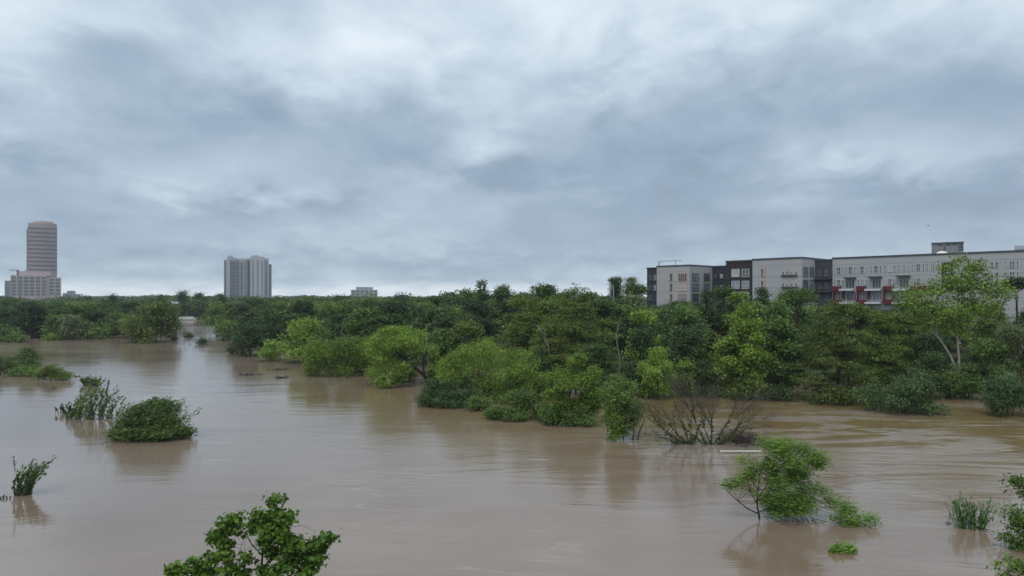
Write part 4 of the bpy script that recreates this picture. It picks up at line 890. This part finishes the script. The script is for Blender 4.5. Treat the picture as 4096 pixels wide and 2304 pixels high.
# ------------------------------------------------------------------ shrubs bent by the current: leafy shoots
def shoots(name, label, d, base, n, spread, length, lean, mat, curl=(0, 0, 0), thick=.4, leafn=26, lp=2.2, leaf_r=.5, aspect=.35, cat='shrub', jit=.25, bare=0., group=None, rise=1., bark=None, fan=0.):
    """n leafy shoots rising from round 'base' (frame pixels), leaning and curling downstream; sizes in frame pixels at distance d"""
    SEED[0] += 1; rng = np.random.default_rng(SEED[0]); k = d / F
    bw = PW(base[0], base[1], d); bw[2] = 0
    root = empty(name, tuple(bw), label, cat, group)
    mb = MB(); Ps = []; Ns = []; Ax = []; Ti = []
    for i in range(n):
        a = rng.random() * 6.283; q = math.sqrt(rng.random())
        b0 = np.array([math.cos(a) * spread[0] * q * k, math.sin(a) * spread[1] * q * k, -.25])
        Ln = length * k * (1 - jit + 2 * jit * rng.random()) * (1 - .35 * q * q * (fan == 0))
        dr = np.array([lean[0] + rng.normal() * .18 + fan * math.cos(a) * q, rng.normal() * .2 + fan * .6 * math.sin(a) * q, rise])
        dr = dr / np.linalg.norm(dr); pts = [b0]; nseg = 6
        for s_ in range(nseg):
            dr = dr + np.array(curl) * (s_ + 1) / nseg * .55 + rng.normal(size=3) * .05; dr = dr / np.linalg.norm(dr)
            pts.append(pts[-1] + dr * Ln / nseg)
        mb.tube(pts, [thick * k * (1 - .13 * j) for j in range(nseg + 1)], 4)
        tone = rng.random()
        for _ in range(leafn):
            t = (bare + (1 - bare) * rng.random()) * nseg; j = min(nseg - 1, int(t)); p = pts[j] + (pts[j + 1] - pts[j]) * (t - j)
            ax = unit(pts[j + 1] - pts[j])
            Ps.append(p + rng.normal(size=3) * leaf_r * k); Ax.append(ax); Ns.append(rng.normal(size=3) + np.array([0, -.2, .9])); Ti.append(tone * .6 + rng.random() * .4)
    mb.build('stem', bark or BARK_DARK, root)
    P_ = np.array(Ps); A_ = np.array(Ax); N_ = np.array(Ns); Ti = np.array(Ti)
    N_ = unit(N_ - A_ * (N_ * A_).sum(1, keepdims=True) * .7)
    kp = P_[:, 2] > -.03; P_, A_, N_, Ti = P_[kp], A_[kp], N_[kp], Ti[kp]
    t = unit(A_ + rng.normal(size=A_.shape) * .35); t = unit(t - N_ * (t * N_).sum(1, keepdims=True)); bb = np.cross(N_, t)
    s_ = (lp * k * (.6 + .8 * rng.random(len(P_))))[:, None]
    V = np.empty((len(P_), 4, 3)); V[:, 0] = P_ - t * s_ * .5; V[:, 1] = P_ + bb * s_ * .5 * aspect + N_ * s_ * .08; V[:, 2] = P_ + t * s_ * .5; V[:, 3] = P_ - bb * s_ * .5 * aspect + N_ * s_ * .08
    link(bpy.data.objects.new('foliage', quad_mesh('foliage', V.reshape(-1, 3), Ti, LEAF[mat])), root)
    return root
shaped('swept_shrub', 'shrub', 'large rounded shrub combed to the right by the current in the left water', dist(438), (148, 438),
       [(141, 421, 20, 18), (157, 419, 20, 17, .3), (128, 429, 14, 12), (171, 429, 14, 11), (117, 434, 9, 6), (148, 431, 34, 9, -.6), (180, 434, 8, 6), (149, 410, 16, 9, .4)], 'swept', part='foliage', stem='stem',
       limbs=[[(148, 442, .8), (146, 428, .6), (150, 412, .3)], [(150, 440, .7), (165, 430, .4), (178, 424, .2)]], kw=dict(aspect=.26, sweep=(.75, 0, .25), sweep_w=.8, cr=.45, up=.5), lp=3.6, cov=6.5)
shoots('swept_shrub', 'thin leafy rim shoots standing up from the large rounded shrub', dist(439), (152, 436), 120, (28, 14), 38, (-.04, 0), 'swept', curl=(.30, 0, -.24), lp=3.4, leafn=22, leaf_r=1.0, thick=.18, aspect=.28, fan=.24, jit=.12)
shoots('swept_shrub', 'short leafy tail shoots at the right end of the large rounded shrub', dist(437), (180, 437), 14, (9, 5), 12, (.55, 0), 'dusk', curl=(.1, 0, .1), lp=2.8, leafn=22, leaf_r=.7)
shoots('branchy_shrub', 'sparse dark shrub of leafy sticks behind the large rounded shrub', dist(418), (90, 417), 50, (26, 12), 35, (.25, 0), 'swept', curl=(.1, 0, .05), lp=3.0, leafn=24, leaf_r=1.0, jit=.4, thick=.35, bare=.1, aspect=.5)
shoots('branchy_shrub', 'few dark leafy sticks left of the sparse shrub at the water', dist(413), (68, 413), 12, (8, 5), 13, (-.2, 0), 'dusk', lp=2.8, leafn=14, leaf_r=.8, jit=.4, aspect=.55)
shoots('swept_shrub', 'small shrub bent rightward alone in the lower left water', dist(494), (23, 493), 34, (8, 6), 40, (.12, 0), 'swept', curl=(.26, 0, -.16), lp=4.0, leafn=34, leaf_r=.8, aspect=.3, thick=.4, jit=.2)
shoots('twig_shrub', 'tiny dark twigs at the left frame edge below the bent shrub', dist(499), (3, 499), 6, (6, 3), 7, (.2, 0), 'dusk', lp=3., leafn=8, leaf_r=.7, aspect=.5, jit=.4)
shoots('reed_clump', 'clump of green spiky shoots in the lower right water', dist(528), (971, 527), 46, (14, 6), 28, (0, 0), 'reed', lp=4.6, leafn=16, leaf_r=.9, aspect=.26, jit=.35, fan=.35, thick=.3, cat='reeds', bare=.05)
shoots('reed_clump', 'taller thin spike in the middle of the green spiky shoots', dist(529), (975, 528), 3, (2, 2), 38, (0, 0), 'dusk', lp=3.6, leafn=22, leaf_r=.7, aspect=.3, jit=.1, cat='reeds')
shoots('twig_shrub', 'tiny pair of twigs left of the green spiky shoots', dist(524), (947, 524), 4, (2, 1), 8, (.1, 0), 'dusk', lp=2.8, leafn=5, leaf_r=.5, cat='shrub')
shoots('twig_shrub', 'small green sprig low in the water below the swept willow', dist(552), (838, 551), 30, (14, 4), 14, (.45, 0), 'spray', curl=(.3, 0, -.2), lp=5., leafn=18, leaf_r=1.2, aspect=.4)
shoots('twig_shrub', 'dark leafy wisp floating just above the sparse shrub', dist(385.5), (92, 385), 26, (7, 4), 9, (.1, 0), 'swept', lp=2.6, leafn=18, leaf_r=.7, aspect=.5, fan=.5)
shaped('water_shrub', 'shrub', 'dark rounded bush in the left water near the frame edge', dist(372), (20, 372), [(11, 361, 8, 7), (23, 356, 9, 10, 1), (31, 364, 6, 6), (20, 367, 15, 6, -1)], 'swept', part='foliage', stem='stem', limbs=[[(20, 374, .6), (22, 360, .4)]], kw=dict(aspect=.45), cov=6.)
shaped('water_shrub', 'shrub', 'pale green bush cut by the left frame edge in the water', dist(374), (0, 374), [(-2, 362, 7, 10), (5, 367, 6, 7)], 'grey', part='foliage', stem='stem', limbs=[[(0, 376, .6), (1, 362, .4)]], cov=5.)
shaped('water_shrub', 'shrub', 'low olive scrub in front of the dark rounded left bush', dist(376), (28, 376), [(18, 372, 9, 4), (30, 371, 8, 5), (36, 373, 6, 3)], 'mid', part='foliage', stem='stem', limbs=[[(27, 378, .5), (27, 371, .3)]], cov=5.)
shaped('water_shrub', 'shrub', 'olive bush with a low tail right of the dark rounded left bush', dist(380), (52, 380), [(44, 374, 8, 6), (52, 370, 8, 7, .5), (58, 376, 7, 4), (67, 375, 4, 4), (63, 378, 7, 2)], 'olive', part='foliage', stem='stem', limbs=[[(51, 382, .5), (52, 370, .3)]], kw=dict(aspect=.35), cov=5.)
for (px, py, lab) in ((76, 376, 'left of two tiny floating leaf tufts beside the olive bush'), (79.5, 375.6, 'right of two tiny floating leaf tufts beside the olive bush'), (53, 387.5, 'tiny leaf tuft floating below the olive bush'),
                      (56.5, 408.5, 'upper tiny leaf tuft left of the sparse shrub'), (56.5, 418.5, 'lower tiny leaf tuft left of the sparse shrub'), (108, 383, 'tiny dark tuft above the sparse shrub'), (827, 470, 'tiny leaf tuft right of the swept willow'), (189, 424, 'tiny leaf sprig beyond the tail of the large rounded shrub')):
    shoots('leaf_tuft', lab, dist(py + .8), (px, py + .6), 4, (1.3, .8), 2.4, (.2, 0), 'dusk', lp=2.0, leafn=6, leaf_r=.5, aspect=.6, cat='leaf tuft')

# ------------------------------------------------------------------ bare drowned tree with ivy at its feet
def bare_tree():
    d = dist(444); k = d / F; rng = np.random.default_rng(77)
    bw = PW(700, 444, d); bw[2] = 0
    root = empty('bare_tree', tuple(bw), 'leafless drowned tree with ivy on its feet', 'tree')
    mb = MB(); tw = MB(); ivy = []
    def grow(p, dr, Ln, r, lev):
        pts = [p]; n = 4
        for i in range(n):
            dr = unit(dr + rng.normal(size=3) * .08 + np.array([0, 0, .025])); pts.append(pts[-1] + dr * Ln / n)
        (mb if lev < 2 else tw).tube(pts, [r * (1 - .14 * i) for i in range(n + 1)], 5 if lev < 2 else 3)
        if lev < 2: ivy.append((pts, r, lev))
        if lev >= 4: return
        for j in range({0: 5, 1: 5, 2: 3, 3: 2}[lev]):
            t = 1.6 + rng.random() * 2.4 if lev else 2.2 + rng.random() * 1.8
            i = min(n - 1, int(t)); q = pts[i] + (pts[i + 1] - pts[i]) * (t - i)
            nd = unit(dr + rng.normal(size=3) * np.array([.42, .42, .30]))
            grow(q, nd, Ln * rng.uniform(.5, .75), max(r * .5, .010), lev + 1)
    for (px, ang, Lp, r) in ((686, -78, 34, .7), (688, -58, 44, 1.0), (689, -40, 46, .9), (690, -24, 50, 1.0), (691, -6, 38, .7), (692, 16, 34, .6), (708, -52, 40, .7), (709, -36, 58, 1.0), (711, -16, 48, .9), (712, 4, 40, 1.5), (713, 22, 50, 1.0), (714, 38, 52, 1.0), (715, 54, 42, .8), (716, 70, 34, .6)):
        dx_, dz_ = math.sin(R(ang)), math.cos(R(ang))
        p = PW(px, 441 if px < 700 else 445, d) - bw; p[2] = -.3; p[1] += rng.normal() * .3
        grow(p, unit(np.array([dx_, rng.normal() * .3, dz_])), Lp * .86 * k, r * .58 * k, 0)
    mb.build('trunk', plain('bark_mossy', (.070, .066, .040), .9, .4, 2.), root); tw.build('twigs', TWIG, root)
    P_ = []
    for pts, r, lev in ivy:
        for _ in range(85 if lev == 0 else 6):
            t = rng.random() ** (1.5 if lev == 0 else 1.2) * (2.6 if lev == 0 else 2); i = min(3, int(t)); q = pts[i] + (pts[i + 1] - pts[i]) * (t - i)
            P_.append(q + unit(rng.normal(size=3)) * (r * 1.5 + .05 * abs(rng.normal()) + .14 * rng.random() * (1 - t / 3)))
    P_ = np.array(P_); P_ = P_[P_[:, 2] > 0]
    V = leaf_quads(P_, unit(rng.normal(size=P_.shape) + np.array([0, 0, .6])), .20, .8, rng)
    link(bpy.data.objects.new('ivy', quad_mesh('ivy', V, rng.random(len(P_)), LEAF['dark'])), root)
bare_tree()
def snag(label, d, pts, mat):
    SEED[0] += 1; rng = np.random.default_rng(SEED[0]); k = d / F; bw = PW(pts[0][0], pts[0][1], d); bw[2] = 0
    root = empty('dead_snag', tuple(bw), label, 'dead tree')
    P_ = [PW(q[0], q[1], d) - bw for q in pts]; P_[0][2] = -1.; mb = MB(); mb.tube(P_, [q[2] * k for q in pts], 7); mb.build('trunk', mat, root)
    br = MB()
    for _ in range(7):
        i = rng.integers(1, len(P_)); br.tube(bent(P_[i], P_[i] + unit(np.array([rng.normal(), rng.normal(), .7])) * rng.uniform(5, 12) * k, rng, 4, .1), [.35 * k * (1 - .2 * q) for q in range(5)], 4)
    br.build('branch', mat, root)
snag('pale grey dead stem standing behind the leaning willow', 122., [(429, 392, .9), (428, 360, .8), (426, 340, .7), (427, 326, .4)], plain('dead_wood', (.22, .20, .17), .9, .3, 2.))
snag('thin dead stem poking out of the cypress group above the bright bush', 103., [(556, 410, .7), (553, 372, .6), (548, 346, .5), (541, 330, .25)], MATS['dead_wood'])
snag('bleached dead stem in the wood left of the pale-tipped trees', 106., [(618, 395, .7), (620, 360, .6), (616, 338, .45), (619, 322, .2)], MATS['dead_wood'])
def debris(name, label, d, base, n, spread, lenm, mat, zr=.5, r=.025):
    rng = np.random.default_rng(int(base[0])); k = d / F; bw = PW(base[0], base[1], d); bw[2] = 0
    mb = MB()
    for _ in range(n):
        p = np.array([rng.normal() * spread[0] * k * .5, rng.normal() * spread[1] * .5, abs(rng.normal()) * zr * .5])
        dr = unit(np.array([rng.normal(), rng.normal(), rng.normal() * .35])) * lenm * rng.uniform(.4, 1.1)
        mb.tube([p, p + dr * .5 + rng.normal(size=3) * .05, p + dr], [r, r * .8, r * .4], 4)
    o = mb.build(name, mat); o.location = tuple(bw); tag(o, label, 'driftwood', kind='stuff'); return o
debris('driftwood_pile', 'heap of brown drift twigs between the bare tree and the swept willow', dist(441), (740, 440), 420, (20, 2.6), 1.3, TWIG, .9)
debris('drift_twigs', 'scattered grey twigs floating left of the bare tree', dist(434), (660, 434), 120, (22, 4.5), 1.2, plain('twig_grey', (.10, .09, .09), .9, .3, 4.), .25, .018)
for (px, py, wd, lab) in ((516, 421, 26, 'thin drift twigs caught along the mid green water shrub'), (448, 408, 28, 'thin drift twigs caught along the dark glossy shrub'), (346, 379, 30, 'thin drift twigs caught under the leftmost willow'), (572, 427, 24, 'thin drift twigs caught at the yellow-green young tree'), (906, 415, 36, 'thin drift twigs caught along the dark glossy shrub below the sycamore'), (148, 441, 30, 'thin drift twigs caught at the large rounded shrub'), (796, 522, 26, 'thin drift twigs caught under the swept willow')):
    debris('drift_twigs', lab, dist(py), (px, py), 60, (wd, 1.0), 1.0, TWIG, .16, .018)
# floating sticks in the eddy left of the willows
for (px, py, wd, lab) in ((248, 375, 12, 'dark driftwood streak in the water below the shore point'), (278, 370, 8, 'thin stick afloat just below the shore shrubs'), (281, 378, 9, 'curved stick afloat in the eddy below the round tree')):
    debris('driftwood', lab, dist(py), (px, py), 26, (wd, .8), 1.6, BARK_DARK, .12, .05)
# white barrier bar
d = dist(453); k = d / F
wb = empty('barrier_bar', tuple(PW(738, 453, d) * np.array([1, 1, 0])), 'white horizontal bar just above the water between bare tree and willow', 'barrier')
WB = plain('white_paint', (.70, .70, .69), .5, .05, 1.)
MB().tube([(-18 * k, 0, .17), (0, 0, .17), (24 * k, 0, .17)], [.06, .06, .06], 10).build('bar', WB, wb)
for x in (-17, 6, 22): MB().tube([(x * k, .12, -1.2), (x * k, .12, .16)], [.05, .05], 8).build('post', WB, wb)

# ------------------------------------------------------------------ rest of the wood: repeated trees, then the far canopy
SKY = [(-80, 299), (0, 299), (60, 300), (130, 299.5), (200, 299), (260, 298.5), (330, 298), (400, 297), (440, 295), (480, 292), (520, 290), (575, 289), (610, 295), (625, 303), (650, 306), (700, 301), (760, 299), (800, 302), (900, 309), (960, 305), (1024, 300), (1110, 298)]
def skyline(px): return float(np.interp(px, [s[0] for s in SKY], [s[1] for s in SKY]))
PROTO = []
for i, (kind, mat) in enumerate((('oak', 'dark'), ('oak', 'mid'), ('oak', 'deep'), ('oak', 'olive'), ('mound', 'dark'), ('oak', 'umber'), ('oak', 'mid'), ('oak', 'dark'))):
    rng = np.random.default_rng(900 + i)
    lobes = gen_lobes(kind, 10, 12, rng, .12)
    tm = MB(); trunk_mesh(tm, (0, 0, -1.5), (0, 0, 9.5), .24, lobes, rng, 7)
    me = bpy.data.meshes.new('trunk'); me.from_pydata([tuple(p) for p in tm.v], [], tm.f); me.update(); me.materials.append(BARK)
    V, t, C = crown(lobes, 6800, .44, rng, aspect=.68, k=14, cr=.62)
    PROTO.append((me, quad_mesh('crown', V, t, LEAF[mat])))
rng = np.random.default_rng(5)
und0_x = np.cumsum(rng.uniform(10, 24, 90)) - 120; und0_h = rng.normal(0., 1.5, 90)
def und0(px): return float(np.interp(px, und0_x, und0_h)) if px < 600 else 0.
cand = []
for gx_ in np.arange(-330, 330, 9.5):
    for gy_ in np.arange(100, 560, 9.5):
        x, y = gx_ + rng.uniform(-3.5, 3.5), gy_ + rng.uniform(-3.5, 3.5)
        px = 512 + x / y * F
        if px < -45 or px > 1075: continue
        cand.append((x, y, px))
cand = np.array(cand); sd_ = land(cand[:, 0], cand[:, 1]); zz = gz(cand[:, 0], cand[:, 1])
spots = []
for (x, y, px), s_, z in zip(cand, sd_, zz):
    if s_ < 9: continue
    rel = np.array([x, y]) - AO; u, v = rel @ AU, rel @ AN
    if -95 < u < 70 and -24 < v < 14: continue
    if v < -20 and x > 40: continue                   # hidden behind the apartment building
    if 605 < px < 622 and 160 < y < 182: continue
    if x > 5 and y < 134: continue
    if 165 < px < 205 and 405 < y < 500: continue
    if 880 < px < 1012 and y < 122: continue
    top = skyline(px) - (und0(px) if y > 210 else 0) + abs(rng.normal()) * (2.2 if y > 200 else 1.2) - (1.8 if rng.random() < .07 and px < 600 else 0)
    hmax = H + (HY - top) / F * y - z
    h = min(hmax, rng.uniform(9.5, 14.5))
    if h < 4: continue
    spots.append((y, x, z, h, px))
spots.sort()
# leave out what nearer crowns hide wholly
buf = np.full(1300, 400.)
for (px, wpx, top) in COVER:
    a_, b_ = int(px - wpx * .32) + 100, int(px + wpx * .32) + 100
    if b_ > 0: buf[max(0, a_):b_] = np.minimum(buf[max(0, a_):b_], top + 4)
near = []; rest = []
for (y, x, z, h, px) in spots:
    top = HY - (z + h - H) * F / y; wpx = h * .9 * F / y
    a_, b_ = max(0, int(px - wpx * .4) + 100), int(px + wpx * .4) + 101
    if b_ <= a_: continue
    if (top > buf[a_:b_] + 3.5).mean() > .85: continue
    buf[max(0, int(px - wpx * .32) + 100):int(px + wpx * .32) + 101] = np.minimum(buf[max(0, int(px - wpx * .32) + 100):int(px + wpx * .32) + 101], top + 4)
    (near if len(near) < 240 else rest).append((y, x, z, h, px))
print('wood trees', len(near), len(rest), len(spots))
MARK = [(-60, 'under the pink office tower'), (62, 'right of the pink office tower'), (128, 'around the white pavilion'), (205, 'under the pale apartment tower'), (280, 'right of the pale apartment tower'), (335, 'under the half-hidden pale grey building'),
        (385, 'left of the tallest central skyline tree'), (460, 'around the tallest central skyline tree'), (512, 'behind the big cypresses'), (612, 'left of the apartment building'), (655, 'before the grey left wing of the apartment building'), (722, 'before the dark brown wing'), (790, 'before the red balconies'), (905, 'behind the sycamore'), (985, 'at the right frame edge')]
def place(q):
    m_ = [p[1] for p in MARK if q[4] >= p[0]][-1]; return ('front' if q[0] < 190 else 'middle' if q[0] < 300 else 'back', m_)
ORD = ['first', 'second', 'third', 'fourth', 'fifth', 'sixth', 'seventh', 'eighth', 'ninth', 'tenth', 'eleventh', 'twelfth', 'thirteenth', 'fourteenth', 'fifteenth', 'sixteenth', 'seventeenth', 'eighteenth', 'nineteenth', 'twentieth'] + ['twenty-' + q for q in ('first', 'second', 'third', 'fourth', 'fifth', 'sixth', 'seventh', 'eighth', 'ninth')] + ['thirtieth'] + ['thirty-' + q for q in ('first', 'second', 'third', 'fourth', 'fifth', 'sixth', 'seventh', 'eighth', 'ninth')]
near.sort(key=lambda q: q[4]); seen = {}
for q in near:
    (y, x, z, h, px) = q; row, m_ = place(q); i = seen.get((row, m_), 0); seen[(row, m_)] = i + 1
    lab = '%s %s-row wood tree from the left %s' % (ORD[i], row, m_); grp = '%s rows of the wood %s' % (row, m_)
    o = empty('wood_tree', (x, y, z), lab, 'tree', grp, rz=rng.random() * 6.283)
    sc = h / 12.; ws = sc * rng.uniform(.95, 1.3) if h > 8 else sc * 1.3
    o.scale = (ws, ws, sc)
    tm_, cm_ = PROTO[rng.integers(0, len(PROTO))]
    link(bpy.data.objects.new('trunk', tm_), o); link(bpy.data.objects.new('crown', cm_), o)
# far canopy to the horizon: one mass
far = [(y, x, z, h) for (y, x, z, h, px) in rest]
und_x = np.cumsum(rng.uniform(9, 26, 90)) - 120; und_h = rng.normal(0.3, 1.7, 90)
def und(px): return float(np.interp(px, und_x, und_h))
for gy_ in np.concatenate([np.arange(560, 1000, 15), np.arange(1000, 2380, 34)]):
    st = 12 if gy_ < 1000 else 22
    for gx_ in np.arange(-gy_ * .8, gy_ * .82, st):
        x, y = gx_ + rng.uniform(-5, 5), gy_ + rng.uniform(-6, 6)
        if x > y * .35 and y > 600: continue
        if 340 < 512 + x / y * F < 390 and 880 < y < 945: continue
        if 1150 < y < 1290 and 215 < 512 + x / y * F < 280: continue
        if 1360 < y < 1720 and 0 < 512 + x / y * F < 85: continue
        far.append((y, x, .6, float(np.clip(rng.normal(11.0, 1.5) + und(512 + x / y * F), 7., 17.))))
Vs = []; Ts = []
for (y, x, z, h) in far:
    size = max(1.15, y / F * 2.2); n = int(np.clip(135 * (400 / y) ** .8, 40, 150))
    lobes = [(rng.normal() * 1.5, rng.normal() * 1.5, h * rng.uniform(.45, .78), rng.uniform(2.6, 4.4), rng.uniform(2.6, 4.4), h * .26) for _ in range(4)] + [(0, 0, h * .72, 3.2, 3.2, h * .28)]
    V, t, C = crown(lobes, n, size, rng, aspect=.7, k=8, cr=size * .7, sub=0)
    q = rng.random()
    Vs.append(V + np.array([x, y, z])); Ts.append(t * .6 + q * .4)
fo = link(bpy.data.objects.new('far_woodland', quad_mesh('far_woodland', np.concatenate(Vs), np.concatenate(Ts), leaf('leaf_far', (0.040, 0.068, 0.025), (0.150, 0.211, 0.055)))))
tag(fo, 'far-off woodland canopy running to the horizon', kind='stuff')

# ------------------------------------------------------------------ damp air
hz = MB().box(-2600, 2600, -350, 2650, -6, 215).build('haze', MATS['bark'])
hm = bpy.data.materials.new('haze_air'); hm.use_nodes = True; t = hm.node_tree; t.nodes.clear()
pv = t.nodes.new('ShaderNodeVolumePrincipled'); pv.inputs['Density'].default_value = .00015; pv.inputs['Color'].default_value = (.80, .86, .94, 1); pv.inputs['Anisotropy'].default_value = .1
oo = t.nodes.new('ShaderNodeOutputMaterial'); t.links.new(pv.outputs[0], oo.inputs['Volume'])
hz.data.materials.clear(); hz.data.materials.append(hm)
tag(hz, 'damp grey air over the river', kind='stuff')
